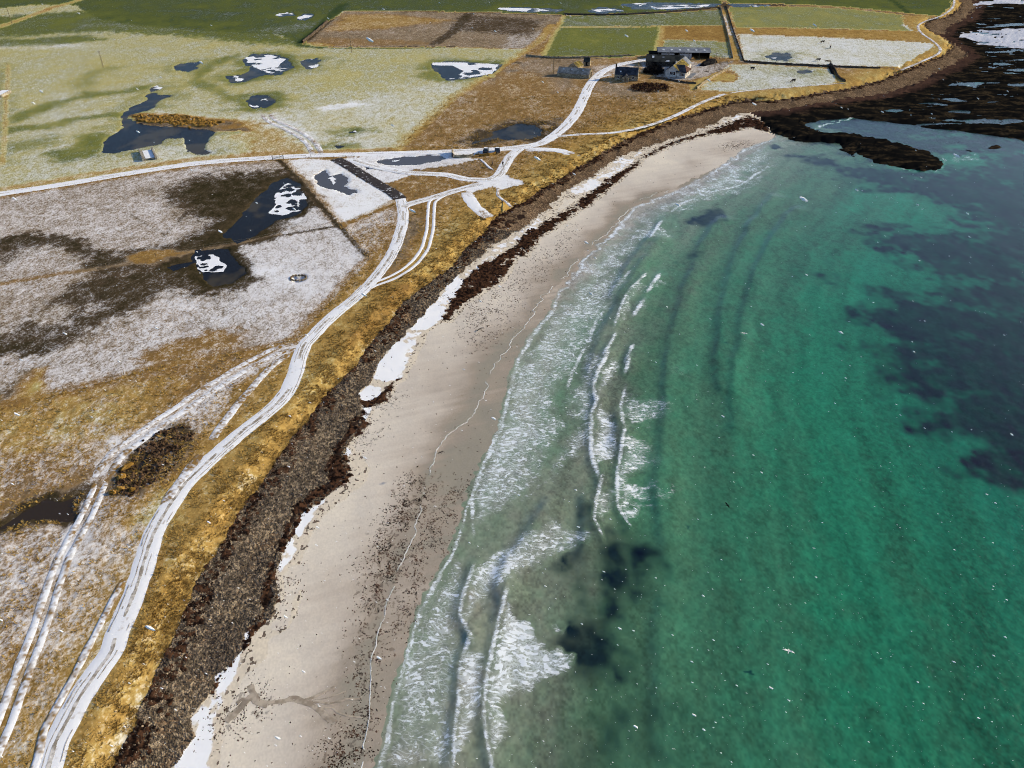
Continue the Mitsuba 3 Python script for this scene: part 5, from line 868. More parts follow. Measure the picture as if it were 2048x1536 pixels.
# ------------------------------------------------------------------ pools with ice
from scipy.interpolate import RegularGridInterpolator, LinearNDInterpolator
PL = S['POND_LABELS']
for i, (kind, pts, ice) in enumerate(S['PONDS']):
    poly = Polygon(pts).buffer(0).buffer(1.6 * float(spread(np.mean([p[1] for p in pts]))))
    bs = {'peat': 'm_peat_water', 'brown': 'm_brown_water', 'dark': 'm_dark_ice'}[kind]
    key = thing('pond', PL[i], 'pond', None, 'structure')
    scene[key] = mikit.ply(flat(poly, LAND - 0.20), bs)
    for j, q in enumerate(ice):
        st = 0.5 * float(spread(np.mean([p[1] for p in q])))
        fr = frayed(q, st, st * 1.6, 70 + i + j)
        base = Polygon(fr).buffer(0)
        holes = []
        g = max(getattr(base, 'geoms', [base]), key=lambda s_: s_.area)
        x0, y0, x1, y1 = g.bounds
        rr_ = np.random.default_rng(100 + i * 7 + j)
        for _ in range(int(min(30, g.area / (7 * st * st)) + 1)):
            cx, cy = rr_.uniform(x0, x1), rr_.uniform(y0, y1)
            r = st * rr_.uniform(0.5, 1.6)
            t_ = np.linspace(0, 2 * np.pi, 11)[:-1]
            rad = r * rr_.uniform(0.6, 1.3, 10)
            holes.append(Polygon(np.column_stack([cx + 1.2 * rad * np.cos(t_), cy + 1.2 * rad * np.sin(t_)])).buffer(0))
        g = g.difference(shapely.union_all(holes))
        part(key, 'snowy_ice', flat(g, LAND - 0.155), 'm_snow')

# ------------------------------------------------------------------ roads, tracks and paths
COV = {'main': 0.95, 'two': 0.90, 'tar': 0.02, 'pair': 0.92, 'wide': 0.90, 'thin': 0.66, 'frost': 0.50, 'frostpair': 0.56}
RL = S['ROAD_LABELS']


def resample(pts, step):
    p = np.asarray(pts, float)
    cum = np.concatenate([[0], np.cumsum(np.linalg.norm(np.diff(p, axis=0), axis=1))])
    from scipy.interpolate import PchipInterpolator
    s_ = np.linspace(0, cum[-1], max(4, int(cum[-1] / step)))
    return np.column_stack([PchipInterpolator(cum, p[:, 0])(s_), PchipInterpolator(cum, p[:, 1])(s_)]), s_


def ribbon(pts, width, lift, seed, shift=0.0, fray=0.2, n_lat=9, taper=False):
    c, s_ = resample(pts, 0.8)
    tan = np.gradient(c, axis=0); tan /= np.linalg.norm(tan, axis=1, keepdims=True)
    nr = np.column_stack([-tan[:, 1], tan[:, 0]])
    lat_ = np.linspace(-1, 1, n_lat)
    el = 1 + (fb(s_, s_ * 0 + seed, 1.6, 3, seed) - 0.5) * 2 * fray
    er = 1 + (fb(s_, s_ * 0 + seed, 1.6, 3, seed + 5) - 0.5) * 2 * fray
    rows, us = [], []
    for l in lat_:
        tip = 1.0 if not taper else np.clip(np.minimum(s_, s_[-1] - s_) / (2.5 * width), 0.08, 1) ** 0.6
        off = shift + l * width * 0.5 * np.where(l < 0, el, er) * tip
        z = LAND + lift + 0.02 - 0.07 * abs(l) ** 4 + (fb(c[:, 0] + l * 3, c[:, 1], 0.9, 2, 77) - 0.5) * 0.02
        rows.append(np.column_stack([c + nr * off[:, None], z]))
        us.append(off)
    v, k = np.stack(rows, 1), n_lat
    u = np.stack(us, 1)
    n = len(c)
    i, j = np.meshgrid(np.arange(n - 1), np.arange(k - 1), indexing='ij')
    f = np.stack([i * k + j, i * k + j + 1, (i + 1) * k + j + 1, (i + 1) * k + j], -1).reshape(-1, 4)
    f = f[:, ::-1]
    return v.reshape(-1, 3), f, u.ravel()


for i, (name, width, kind, pts) in enumerate(S['ROADS']):
    lift = 0.05 + 0.004 * i + (0.08 if kind == 'tar' else 0)
    key = thing(name, RL[i], name.replace('_', ' '), None, 'structure')
    if kind in ('pair', 'frostpair'):
        vs, fs, us, base = [], [], [], 0
        for sgn in (-1, 1):
            v, f, u = ribbon(pts, 0.85 if kind == 'pair' else width * 0.36, lift, 200 + i * 3 + sgn, sgn * (0.85 if kind == 'pair' else width * 0.29), 0.28, 5)
            vs.append(v); fs.append(f + base); us.append(u * 0 + 3.0); base += len(v)
        v, f, u = np.vstack(vs), np.vstack(fs), np.concatenate(us)
    else:
        v, f, u = ribbon(pts, width, lift, 200 + i * 3, 0, 0.10 if kind in ('main', 'two', 'tar') else 0.3)
    if kind == 'frost': u = u * 0 + 3.0
    cov = np.full(len(u), COV[kind])
    if kind in ('wide', 'frost', 'frostpair', 'thin', 'pair'):             # the snow thins out towards both ends
        e0 = np.minimum(np.linalg.norm(v[:, :2] - np.array(pts[0]), axis=1), np.linalg.norm(v[:, :2] - np.array(pts[-1]), axis=1))
        cov = cov * (0.45 + 0.55 * np.clip(e0 / (1.6 * width + 1), 0, 1))
        v[:, 2] -= 0.22 * (1 - np.clip(e0 / (1.1 * width + 0.8), 0, 1)) ** 1.5
    scene[key] = mikit.ply((v, f), 'm_tarmac' if kind == 'tar' else 'm_snow_track', smooth=True, uv=np.column_stack([u, cov]))


def strip(pts, width, z, seed, gaps=0.0, wob=1.6, shift=0.0, flat_z=None):
    """a thin uneven ribbon lying on the ground, broken where 'gaps' asks for it"""
    c, s_ = resample(pts, 0.35)
    c = c + np.column_stack([fb(c[:, 0], c[:, 1], 1.6, 3, seed) - .5, fb(c[:, 0], c[:, 1], 1.6, 3, seed + 1) - .5]) * wob * np.minimum(spread(c[:, 1]), 6 if wob > 1 else 1)[:, None]
    if shift:
        t0 = np.gradient(c, axis=0); t0 /= np.linalg.norm(t0, axis=1, keepdims=True) + 1e-9
        c = c + np.column_stack([-t0[:, 1], t0[:, 0]]) * shift
    tan = np.gradient(c, axis=0); tan /= np.linalg.norm(tan, axis=1, keepdims=True) + 1e-9
    nr = np.column_stack([-tan[:, 1], tan[:, 0]])
    w = width * (0.25 + 1.5 * fb(c[:, 0], c[:, 1], 1.1, 2, seed + 2)) * (1 + c[:, 1] / 250)
    zz_ = ground_z(c[:, 0], c[:, 1])[0] + z if flat_z is None else np.full(len(c), flat_z)
    v = np.stack([np.column_stack([c + nr * w[:, None] * .5, zz_]), np.column_stack([c, zz_ + (.02 if flat_z is None else .006)]), np.column_stack([c - nr * w[:, None] * .5, zz_])], 1)
    i, j = np.meshgrid(np.arange(len(c) - 1), np.arange(2), indexing='ij')
    f = np.stack([i * 3 + j, i * 3 + j + 1, (i + 1) * 3 + j + 1, (i + 1) * 3 + j], -1)
    keep = (fb(c[:-1, 0], c[:-1, 1], 5.0, 2, seed + 3) > gaps)
    f = f[keep].reshape(-1, 4)[:, ::-1]
    return v.reshape(-1, 3), f


# ------------------------------------------------------------------ ground cover: cobbles, cast weed, grass tufts
GZ = None


def ground_z(x, y):
    """height of the built ground at a point: nearest lattice vertex"""
    x, y = np.atleast_1d(x).astype(float), np.atleast_1d(y).astype(float)
    r = np.clip(np.searchsorted(-ydist if ydist[0] > ydist[-1] else ydist, -y if ydist[0] > ydist[-1] else y), 1, NR - 1)
    r = np.where(np.abs(ydist[r - 1] - y) < np.abs(ydist[r] - y), r - 1, r)
    c_ = np.clip(np.round((x / (0.95 * (45 + 0.827 * ydist[r])) + 1) / 2 * (NC - 1)).astype(int), 0, NC - 1)
    return Z[r * NC + c_], r * NC + c_


def scatter(n, mask_w, seed, ylim=400.0):
    """points picked on the lattice with the given weights"""
    r_ = np.random.default_rng(seed)
    w = np.where((Y < ylim), mask_w, 0.0) * (45 + 0.827 * Y) ** 1.0
    w = w / w.sum()
    i = r_.choice(len(X), n, p=w)
    s_ = (45 + 0.827 * Y[i]) * 0.0018
    return X[i] + r_.uniform(-.6, .6, n) * s_, Y[i] + r_.uniform(-.6, .6, n) * s_, Z[i], r_


def many(shapes, x, y, z, sx_, sy_, sz_, rot, r_):
    """one mesh of small pieces; each a copy of one of the shapes, scaled and turned"""
    vs, fs, base = [], [], 0
    pick = r_.integers(0, len(shapes), len(x))
    for k, s_ in enumerate(shapes):
        q = np.flatnonzero(pick == k)
        v0, f0 = np.asarray(s_.vertices), np.asarray(s_.faces)
        ca, sa = np.cos(rot[q])[:, None], np.sin(rot[q])[:, None]
        px, py, pz = v0[None, :, 0] * sx_[q, None], v0[None, :, 1] * sy_[q, None], v0[None, :, 2] * sz_[q, None]
        v = np.stack([x[q, None] + ca * px - sa * py, y[q, None] + sa * px + ca * py, z[q, None] + pz], -1)
        fs.append((f0[None] + (np.arange(len(q)) * len(v0))[:, None, None]).reshape(-1, 3) + base)
        vs.append(v.reshape(-1, 3)); base += len(q) * len(v0)
    return np.vstack(vs), np.vstack(fs)


def lump(seed, sub=0, rough=0.25):
    m = trimesh.creation.icosphere(subdivisions=sub) if sub else trimesh.creation.icosahedron()
    r_ = np.random.default_rng(seed)
    m.vertices *= (1 + r_.uniform(-rough, rough, (len(m.vertices), 1)))
    return m


def pebble(seed):
    r_ = np.random.default_rng(seed)
    v = np.array([[1, 0, 0], [-1, 0, 0], [0, 1, 0], [0, -1, 0], [0, 0, 1], [0, 0, -1]], float) * r_.uniform(0.75, 1.25, (6, 1))
    f = [[0, 2, 4], [2, 1, 4], [1, 3, 4], [3, 0, 4]]
    return trimesh.Trimesh(v, f, process=False)


lumps, pebbles = [lump(i) for i in range(6)], [pebble(i) for i in range(8)]
# breaking crests: churned white water that belongs to the sea
for ci, (den, front) in enumerate(CRESTS):
    q, _ = resample(front, 0.05)
    r_ = np.random.default_rng(700 + ci)
    n_ = int(len(q) * 0.8)
    i_ = r_.integers(0, len(q), n_)
    tan = np.gradient(q, axis=0)[i_]; tan /= np.linalg.norm(tan, axis=1, keepdims=True) + 1e-9
    nr = np.column_stack([tan[:, 1], -tan[:, 0]])
    if nr[:, 0].mean() < 0: nr = -nr
    ends = np.clip(np.minimum(i_, len(q) - 1 - i_) / 40.0, 0.25, 1)
    off = np.abs(r_.normal(0, .48, n_)) * (0.4 + 1.2 * fb(q[i_, 0], q[i_, 1], 2.2, 2, 64)) - .12
    px_, py_ = q[i_, 0] + nr[:, 0] * off, q[i_, 1] + nr[:, 1] * off
    size = r_.uniform(.035, .12, n_) * ends * (1 + py_ / 500)
    part('sea', 'breaking_crest', many(lumps, px_, py_, -.02 + .26 * ends * np.exp(-(off / .5) ** 2) * r_.uniform(.3, 1, n_), size * 1.3, size * 1.1, size * .8, r_.uniform(0, 6.3, n_), r_), 'm_froth', kind='stuff')
part('sea', 'swash_line', strip(S['SWASH'], .075, .025, 800, .36), 'm_froth', smooth=True)
part('sand_beach', 'stream_trace', cat([trimesh.Trimesh(v_, np.vstack([f_[:, [0, 1, 2]], f_[:, [0, 2, 3]]]), process=False) for v_, f_ in [strip(p_, w_, .02, 820 + i_) for i_, (p_, w_) in enumerate(S['STREAM'])]]), 'm_wet_sand', smooth=True)
# worn lines along the tracks where the snow is driven off
seen_ = {}
for i, (name, width, kind, pts) in enumerate(S['ROADS']):
    n_ = seen_.get(name, 0); seen_[name] = n_ + 1
    rk_ = name if n_ == 0 else f'{name}_{n_:03d}'
    if kind in ('two', 'main'):
        lines = [(0.0, .34, .40), (.62, .10, .50), (-.66, .10, .52), (1.08, .09, .55), (-1.05, .10, .54)] if kind == 'two' else [(.1, .26, .52), (.95, .12, .55), (-.9, .12, .56)]
        for q_, (sh_, w_, gp_) in enumerate(lines):
            v_, f_ = strip(pts, w_, 0, 860 + i * 7 + q_, gp_, .5, sh_, LAND + .05 + .004 * i + .034)
            if len(f_): part(rk_, 'rut', (v_, f_), 'm_rut', smooth=True)
shw = (on_shingle & (weed < 0.75)).astype(float)
for nm, mt, n, sd, lab in (('cobbles', 'm_cobble', 26000, 5, 'loose pale and brown cobbles of the shingle band'), ('dark_cobbles', 'm_dark_cobble', 17000, 6, 'dark wet cobbles lying among the paler ones')):
    x, y, z, r_ = scatter(n, shw * (0.25 + (fb(X, Y, 4, 3, 80 + sd) > 0.45)), sd, 190)
    q = r_.uniform(0.07, 0.19, n) * (1 + y / 260)
    solo(nm, many(pebbles, x, y, z, q, q * r_.uniform(.6, 1, n), q * .65, r_.uniform(0, 6.3, n), r_), mt, lab, 'stones', 'stuff')
ww = np.where(on_sand, np.clip(weed - 0.35, 0, 1), 0) + np.where(on_shingle, np.clip(weed - 0.5, 0, 1) * 0.6 + toe * 0.25, 0)
ww *= np.clip((fb(X, Y, 1.6, 3, 90) - 0.42) * 6, 0, 1)
x, y, z, r_ = scatter(9000, ww, 8)
q = r_.uniform(0.10, 0.32, 9000) * (1 + y / 300)
solo('cast_seaweed', many(lumps, x, y, z, q * r_.uniform(.8, 1.9, 9000), q, q * r_.uniform(.25, .6, 9000), r_.uniform(0, 6.3, 9000), r_), 'm_kelp', 'red brown heaps of cast seaweed along the tide line', 'seaweed', 'stuff')
ww = np.where(on_sand, np.clip(deb, 0, 1) ** 1.5, 0) * np.clip((fb(X, Y, 1.2, 3, 91) - 0.40) * 5, 0.02, 1) + np.where(on_sand, np.clip(weed - 0.2, 0, 0.6) * 0.4 + 0.0015, 0)
x, y, z, r_ = scatter(11000, ww, 9, 300)
q = r_.uniform(0.025, 0.085, 11000) * (1 + y / 160)
solo('seaweed_scraps', many(pebbles, x, y, z, q * r_.uniform(.8, 2.4, 11000), q, q * .35, r_.uniform(0, 6.3, 11000), r_), 'm_kelp', 'small dark scraps of weed strewn over the wet sand', 'seaweed', 'stuff')


def tuft(seed, blades=6):
    r_ = np.random.default_rng(seed)
    v, f = [], []
    for i in range(blades):
        a_ = r_.uniform(0, 6.28); lean = r_.uniform(0.25, 0.95); w = 0.10
        d_ = np.array([math.cos(a_), math.sin(a_), 0]); s_ = np.array([-d_[1], d_[0], 0]) * w
        b0 = d_ * 0.08
        tip = d_ * lean + np.array([0.25, -0.1, r_.uniform(0.5, 1.0)])
        k = len(v)
        v += [b0 - s_, b0 + s_, tip]
        f += [[k, k + 1, k + 2]]
    return trimesh.Trimesh(np.array(v), f, process=False)


tufts = [tuft(i) for i in range(8)]
tw = np.where((zone == 0) & (road_d > 0.35) & (Z > LAND * .4) & ~((d0 > 6) & (Z < LAND - .16)), 0.15 + 1.0 * sm(9, 1, d0) + 0.2 * (U < 0.2), 0.0) * np.clip((fb(X, Y, 2.2, 3, 92) - 0.34) * 4, 0.05, 1)
N_ = 26000
x, y, z, r_ = scatter(N_, tw, 10, 330)
q = r_.uniform(0.22, 0.5, N_) * (1 + y / 300)
solo('marram_grass', many(tufts, x, y, z - 0.03, q, q, q * 0.62, r_.uniform(0, 6.3, N_), r_), 'm_marram', 'bleached golden tufts of coarse grass on the bank and around the tracks', 'grass', 'stuff')
# low dark scrub and tussocks
for nm, pts, n, mt, lab, ct, lo, hi in (('heath_scrub', S['SCRUB'], 1000, 'm_heath', 'dark snow flecked scrub beside the small black pool', 'scrub', .10, .30),
                                   ('marsh_tussocks', S['TUSSOCK'], 650, 'm_tussock', 'orange brown tussocks along the far bank of the winding pool', 'tussocks', .30, .75)):
    w = (depth_in(pts, X + mark * 5, Y + mark * 5, 3) > 0) * np.clip((fb(X, Y, 1.5, 3, 95) - .38) * 5, 0, 1) * (Z > LAND - .15 if nm == 'heath_scrub' else 1.0)
    x, y, z, r_ = scatter(n, w, 12)
    q = r_.uniform(lo, hi, n)
    solo(nm, many(lumps, x, y, np.maximum(z, 2.85), q * r_.uniform(.8, 1.5, n), q, q * r_.uniform(.6, 1.3, n), r_.uniform(0, 6.3, n), r_), mt, lab, ct, 'stuff')


def bush(name, pts, n, hmax, mt, label, seed, category='bush'):
    """a thicket of bare twigs rising from its stems"""
    key = thing(name, label, category)
    p = np.asarray(pts)
    r_ = np.random.default_rng(seed)
    x0, y0, x1, y1 = p[:, 0].min(), p[:, 1].min(), p[:, 0].max(), p[:, 1].max()
    tw_, st = [], []
    while len(tw_) < n:
        bx, by = r_.uniform(x0, x1), r_.uniform(y0, y1)
        dd = depth_in(pts, np.array([bx]), np.array([by]), 5)[0]
        if dd < 0: continue
        h = hmax * min(1, 0.35 + 0.25 * dd) * r_.uniform(0.6, 1.0)
        v, f = [], []
        for _ in range(9):
            a_ = r_.uniform(0, 6.28); le = r_.uniform(0.3, 0.75) * h
            tip = np.array([math.cos(a_) * le, math.sin(a_) * le, h * r_.uniform(.5, 1)])
            s_ = np.array([-math.sin(a_), math.cos(a_), 0]) * 0.05 * h
            k = len(v)
            mid_ = tip * np.array([.4, .4, .65])
            v += [[0, 0, 0], list(mid_ - s_), list(mid_ + s_), list(tip)]
            f += [[k, k + 1, k + 2], [k + 1, k + 3, k + 2]]
        tw_.append(trimesh.Trimesh(np.array(v) + [bx, by, LAND - 0.05], f, process=False))
        if len(st) < 14: st.append(tube([bx, by, LAND - 0.2], [bx + .1, by, LAND + h * .6], 0.06, 0.03, 5))
    part(key, 'twigs', cat(tw_), mt)
    part(key, 'stem', cat(st), 'm_wood')
    return key


bush('willow_thicket', S['WILLOW'], 620, 1.5, 'm_willow', 'wide dark red brown thicket in the grass before the slate cottage', 21, 'thicket')
bush('shrub', S['DARKSHRUB'], 420, 2.6, 'm_black', 'tall black leafless shrubs between the cottage and the bungalow', 22, 'shrub')


def ring_pts(cx, cy, r, n=10, sy_=0.7): return [(cx + r * math.cos(k * 6.283 / n), cy + r * sy_ * math.sin(k * 6.283 / n)) for k in range(n)]


bush('bush', ring_pts(92.0, 376.3, 1.2), 34, 1.1, 'm_black', 'small round dark bush on the grass right of the bungalow', 23)
bush('bush', ring_pts(57.2, 378.5, 1.9), 40, 1.4, 'm_heath', 'low dark bush in the pale grass behind the slate cottage', 24)
bush('bush', ring_pts(99.6, 381.2, 1.1), 26, 0.9, 'm_heath', 'low bush at the foot of the pole by the garden', 25)

# ------------------------------------------------------------------ buildings
def xf(m, o, a_): return place(m, o[0], o[1], LAND - 0.05, a_)


def gable_walls(x0, x1, y0, y1, he, hr, axis):
    """closed walls with pentagon gables; the ridge runs along the axis"""
    if axis == 'x':
        prof, lo, ln = [(y0, 0), (y1, 0), (y1, he), ((y0 + y1) / 2, hr), (y0, he)], x0, x1 - x0
    else:
        prof, lo, ln = [(x0, 0), (x1, 0), (x1, he), ((x0 + x1) / 2, hr), (x0, he)], y0, y1 - y0
    n = len(prof)
    v, f = [], []
    for s_ in (0, 1):
        for (p_, z_) in prof:
            v.append((lo + s_ * ln, p_, z_) if axis == 'x' else (p_, lo + s_ * ln, z_))
    for i in range(n):
        j = (i + 1) % n
        f += [[i, j, n + j], [i, n + j, n + i]]
    for i in range(1, n - 1):
        f += [[0, i + 1, i], [n, n + i, n + i + 1]]
    m = trimesh.Trimesh(np.array(v, float), f, process=False)
    m.fix_normals()
    return m


def roof_plane(quad, th=0.14):
    q = np.asarray(quad, float)
    nrm = np.cross(q[1] - q[0], q[2] - q[0]); nrm /= np.linalg.norm(nrm)
    if nrm[2] < 0: nrm = -nrm
    k = len(q)
    v = np.vstack([q + nrm * th, q + nrm * 0.015])
    f = []
    for i in range(1, k - 1): f += [[0, i, i + 1], [k, k + i + 1, k + i]]
    for i in range(k):
        j = (i + 1) % k
        f += [[i, k + i, k + j], [i, k + j, j]]
    m = trimesh.Trimesh(v, f, process=False)
    m.fix_normals()
    return m


def gable_roof(x0, x1, y0, y1, he, hr, axis, over=0.3, end=0.25):
    """the two slopes"""
    if axis == 'x':
        ym = (y0 + y1) / 2; sl = (hr - he) / (ym - y0)
        a_ = [[x0 - end, y0 - over, he - sl * over], [x1 + end, y0 - over, he - sl * over], [x1 + end, ym, hr], [x0 - end, ym, hr]]
        b_ = [[x0 - end, y1 + over, he - sl * over], [x1 + end, y1 + over, he - sl * over], [x1 + end, ym, hr], [x0 - end, ym, hr]]
    else:
        xm = (x0 + x1) / 2; sl = (hr - he) / (xm - x0)
        a_ = [[x0 - over, y0 - end, he - sl * over], [x0 - over, y1 + end, he - sl * over], [xm, y1 + end, hr], [xm, y0 - end, hr]]
        b_ = [[x1 + over, y0 - end, he - sl * over], [x1 + over, y1 + end, he - sl * over], [xm, y1 + end, hr], [xm, y0 - end, hr]]
    return roof_plane(a_), roof_plane(b_)


def window(key, o, a_, face, u0, u1, z0, z1, at, bars=2, frame='m_white'):
    """a window on a wall: face 'front' (y = at, looking -y) or 'right' (x = at, looking +x) or 'left'. frame > pane"""
    def b(u, z, su, sz, proud, th):
        if face == 'front': return box(u, at - proud, z, su, th, sz)
        if face == 'right': return box(at + proud, u, z, th, su, sz)
        return box(at - proud, u, z, th, su, sz)
    um, zm, w, h = (u0 + u1) / 2, (z0 + z1) / 2, u1 - u0, z1 - z0
    fr = [b(um, z1 + .05, w + .2, .1, .05, .1), b(um, z0 - .05, w + .3, .12, .08, .18), b(u0 - .05, zm, .1, h, .05, .1), b(u1 + .05, zm, .1, h, .05, .1)]
    fr += [b(u0 + w * (i + 1) / (bars + 1), zm, .09, h, .045, .07) for i in range(bars)]
    k = part(key, 'window', xf(cat(fr), o, a_), frame)
    part(k, 'pane', xf(b(um, zm, w, h, .015, .02), o, a_), 'm_glass')


def chimney(key, o, a_, x_, y_, z0, z1, s_=0.6, mt='m_stone_wall', pots=1, up=None):
    k = part(key, 'chimney', xf(cat([box(x_, y_, (z0 + z1) / 2, s_, s_ * 1.3, z1 - z0), box(x_, y_, z1 + .06, s_ + .15, s_ * 1.3 + .15, .12)]), o, a_), mt)
    part(k, 'pot', xf(cat([tube([x_, y_ + (i - (pots - 1) / 2) * .4, z1 + .12], [x_, y_ + (i - (pots - 1) / 2) * .4, z1 + .55], .14, .11) for i in range(pots)]), o, a_), 'm_lichen_roof')


# the pale bungalow: a long gabled range, a hipped bay on its right, the front gable with a big window
o, a_ = (70.7, 366.3), math.radians(-25)
k = thing('bungalow', 'pale rendered bungalow with lichened and slate roofs among the farm sheds', 'house')
part(k, 'wall', xf(gable_walls(0, 6.4, 0, 22.5, 2.7, 5.0, 'y'), o, a_), 'm_render_wall')
part(k, 'wall', xf(cat([box(7.85, 4.1, 1.35, 3.1, 8.8, 2.7)]), o, a_), 'm_render_wall')
l_, r_f = gable_roof(0, 6.4, 0, 16.4, 2.7, 5.0, 'y')
part(k, 'roof', xf(l_, o, a_), 'm_slate')
part(k, 'roof', xf(r_f, o, a_), 'm_lichen_roof', label='long lichen covered slope')
l_, r_f = gable_roof(0, 6.4, 16.67, 22.5, 2.74, 5.06, 'y', end=0.01)
part(k, 'roof', xf(cat([l_, r_f]), o, a_), 'm_sheet_roof', label='blue grey slope at the back end')
hz, he = 4.75, 2.72
sl = 0.3
part(k, 'roof', xf(roof_plane([[4.9, -0.62, he - .18], [9.75, -0.62, he - .18], [7.6, 4.1, hz], [3.6, 4.1, hz]]), o, a_), 'm_slate', label='grey slate slope above the right front window')
part(k, 'roof', xf(roof_plane([[9.75, -0.62, he - .18], [9.75, 8.8, he - .18], [7.6, 4.1, hz]]), o, a_), 'm_red_roof', label='dark red hip')
part(k, 'roof', xf(roof_plane([[9.75, 8.8, he - .18], [5.6, 8.8, he - .18], [3.6, 4.1, hz], [7.6, 4.1, hz]]), o, a_), 'm_red_roof')
part(k, 'ridge', xf(tube([3.2, -0.2, 5.08], [3.2, 22.6, 5.10], 0.11), o, a_), 'm_concrete')
window(k, o, a_, 'front', 2.0, 4.5, 1.0, 2.4, 0.0, 3)
window(k, o, a_, 'front', 6.6, 8.9, 0.9, 2.2, -0.3, 3)
for y0 in (1.2, 4.8): window(k, o, a_, 'right', y0, y0 + 1.1, 1.0, 2.1, 9.4, 1)
window(k, o, a_, 'right', 12.0, 12.9, 1.1, 2.0, 6.4, 0)
window(k, o, a_, 'right', 18.6, 19.6, 1.1, 2.1, 6.4, 1)
dk = part(k, 'door', xf(box(6.43, 15.6, 1.05, .06, .95, 2.1), o, a_), 'm_wood')
part(dk, 'frame', xf(cat([box(6.44, 15.05, 1.08, .10, .12, 2.2), box(6.44, 16.15, 1.08, .10, .12, 2.2), box(6.44, 15.6, 2.20, .10, 1.2, .12)]), o, a_), 'm_white')
chimney(k, o, a_, 3.2, 5.2, 4.6, 5.9, .5, 'm_render_wall', 1)
part(k, 'gutter', xf(cat([tube([4.9, -0.66, 2.5], [9.75, -0.66, 2.5], .06), tube([9.79, -0.62, 2.5], [9.79, 8.8, 2.5], .06), tube([5.25, -0.36, 0], [5.25, -0.36, 2.6], .05)]), o, a_), 'm_black')
part(k, 'terrace', xf(box(10.6, 7.0, 0.06, 2.2, 11.0, .16), o, a_), 'm_sheet_roof')

# the dark barn behind it
o, a_ = (65.2, 389.8), math.radians(-11)
k = thing('barn', 'long low barn with a dark mossy roof behind the bungalow', 'barn')
part(k, 'wall', xf(gable_walls(0, 17.6, 0, 9.5, 2.2, 4.4, 'x'), o, a_), 'm_dark_cobble')
l_, r_f = gable_roof(0, 17.6, 0, 9.5, 2.2, 4.4, 'x', .4)
rk = part(k, 'roof', xf(l_, o, a_), 'm_dark_roof'); part(k, 'roof', xf(r_f, o, a_), 'm_dark_roof')
part(rk, 'rooflight', xf(roof_plane([[2.6, 2.2, 3.22], [3.6, 2.2, 3.22], [3.6, 3.7, 3.91], [2.6, 3.7, 3.91]], .17), o, a_), 'm_rooflight')
part(rk, 'rooflight', xf(roof_plane([[7.6, 2.4, 3.31], [8.5, 2.4, 3.31], [8.5, 3.4, 3.77], [7.6, 3.4, 3.77]], .17), o, a_), 'm_sheet_roof')
part(rk, 'snow_patch', xf(roof_plane([[9.2, 0.0, 2.2], [11.0, 0.0, 2.2], [11.2, .8, 2.57], [9.8, .8, 2.57]], .19), o, a_), 'm_snow')
for x_ in (4.0, 14.0): part(k, 'door', xf(box(x_, -.03, 1.1, 2.0, .08, 2.2), o, a_), 'm_black')
window(k, o, a_, 'front', 9.0, 10.0, 1.0, 1.8, 0.0, 1, 'm_wood')

# the long grey shed at the back
o, a_ = (74.0, 407.0), math.radians(-4)
k = thing('cattle_shed', 'long shed with a grey sheet roof and six pale rooflights behind the barn', 'shed')
L_, D_ = 25.5, 9.0
part(k, 'wall', xf(cat([box(L_ / 2, D_, 1.6, L_, .2, 3.2), box(0, D_ / 2, 1.6, .2, D_ - .2, 3.2), box(L_, D_ / 2, 1.6, .2, D_ - .2, 3.2)]), o, a_), 'm_black')
for x0_, w_ in ((2.2, 6.6), (11.5, 6.0)):
    part(k, 'wall_panel', xf(box(x0_ + w_ / 2 - .9, 0, 1.3, w_, .15, 2.5), o, a_), 'm_panel', label='pale front panel')
for x_ in np.linspace(0.1, L_ - .1, 6): part(k, 'post', xf(box(x_, -.16, 1.45, .25, .14, 2.9), o, a_), 'm_wood')
part(k, 'fascia', xf(box(L_ / 2, -.3, 2.98, L_, .12, .4), o, a_), 'm_black')
l_, r_f = gable_roof(-.3, L_ + .3, -.4, D_ + .4, 3.2, 4.6, 'x', .3)
rk = part(k, 'roof', xf(l_, o, a_), 'm_sheet_roof'); part(k, 'roof', xf(r_f, o, a_), 'm_sheet_roof')
for i in range(6):
    x_ = 2.0 + i * 4.1
    part(rk, 'rooflight', xf(roof_plane([[x_, 1.3, 3.686], [x_ + 1.0, 1.3, 3.686], [x_ + 1.0, 2.5, 4.029], [x_, 2.5, 4.029]], .17), o, a_), 'm_rooflight')
part(k, 'lean_to', xf(cat([box(-2.2, 3.4, 1.2, 4.2, 5.5, 2.4), box(-2.3, 3.3, 2.5, 4.8, 6.2, .16)]), o, a_), 'm_black', label='black flat roofed lean-to at the left end')
o2 = (100.8, 405.5)
k = thing('cattle_pen', 'rust coloured rail pen beside the right end of the long shed', 'pen')
for i in range(6): part(k, 'post', place(box(0, 0, .75, .14, .14, 1.6), o2[0] + i * 1.3, o2[1] - i * .08, LAND, 0), 'm_wood')
for z_ in (.4, .8, 1.2): part(k, 'rail', place(tube([0, 0, z_], [6.6, -.42, z_], .06), o2[0], o2[1] - .1, LAND, 0), 'm_wood')

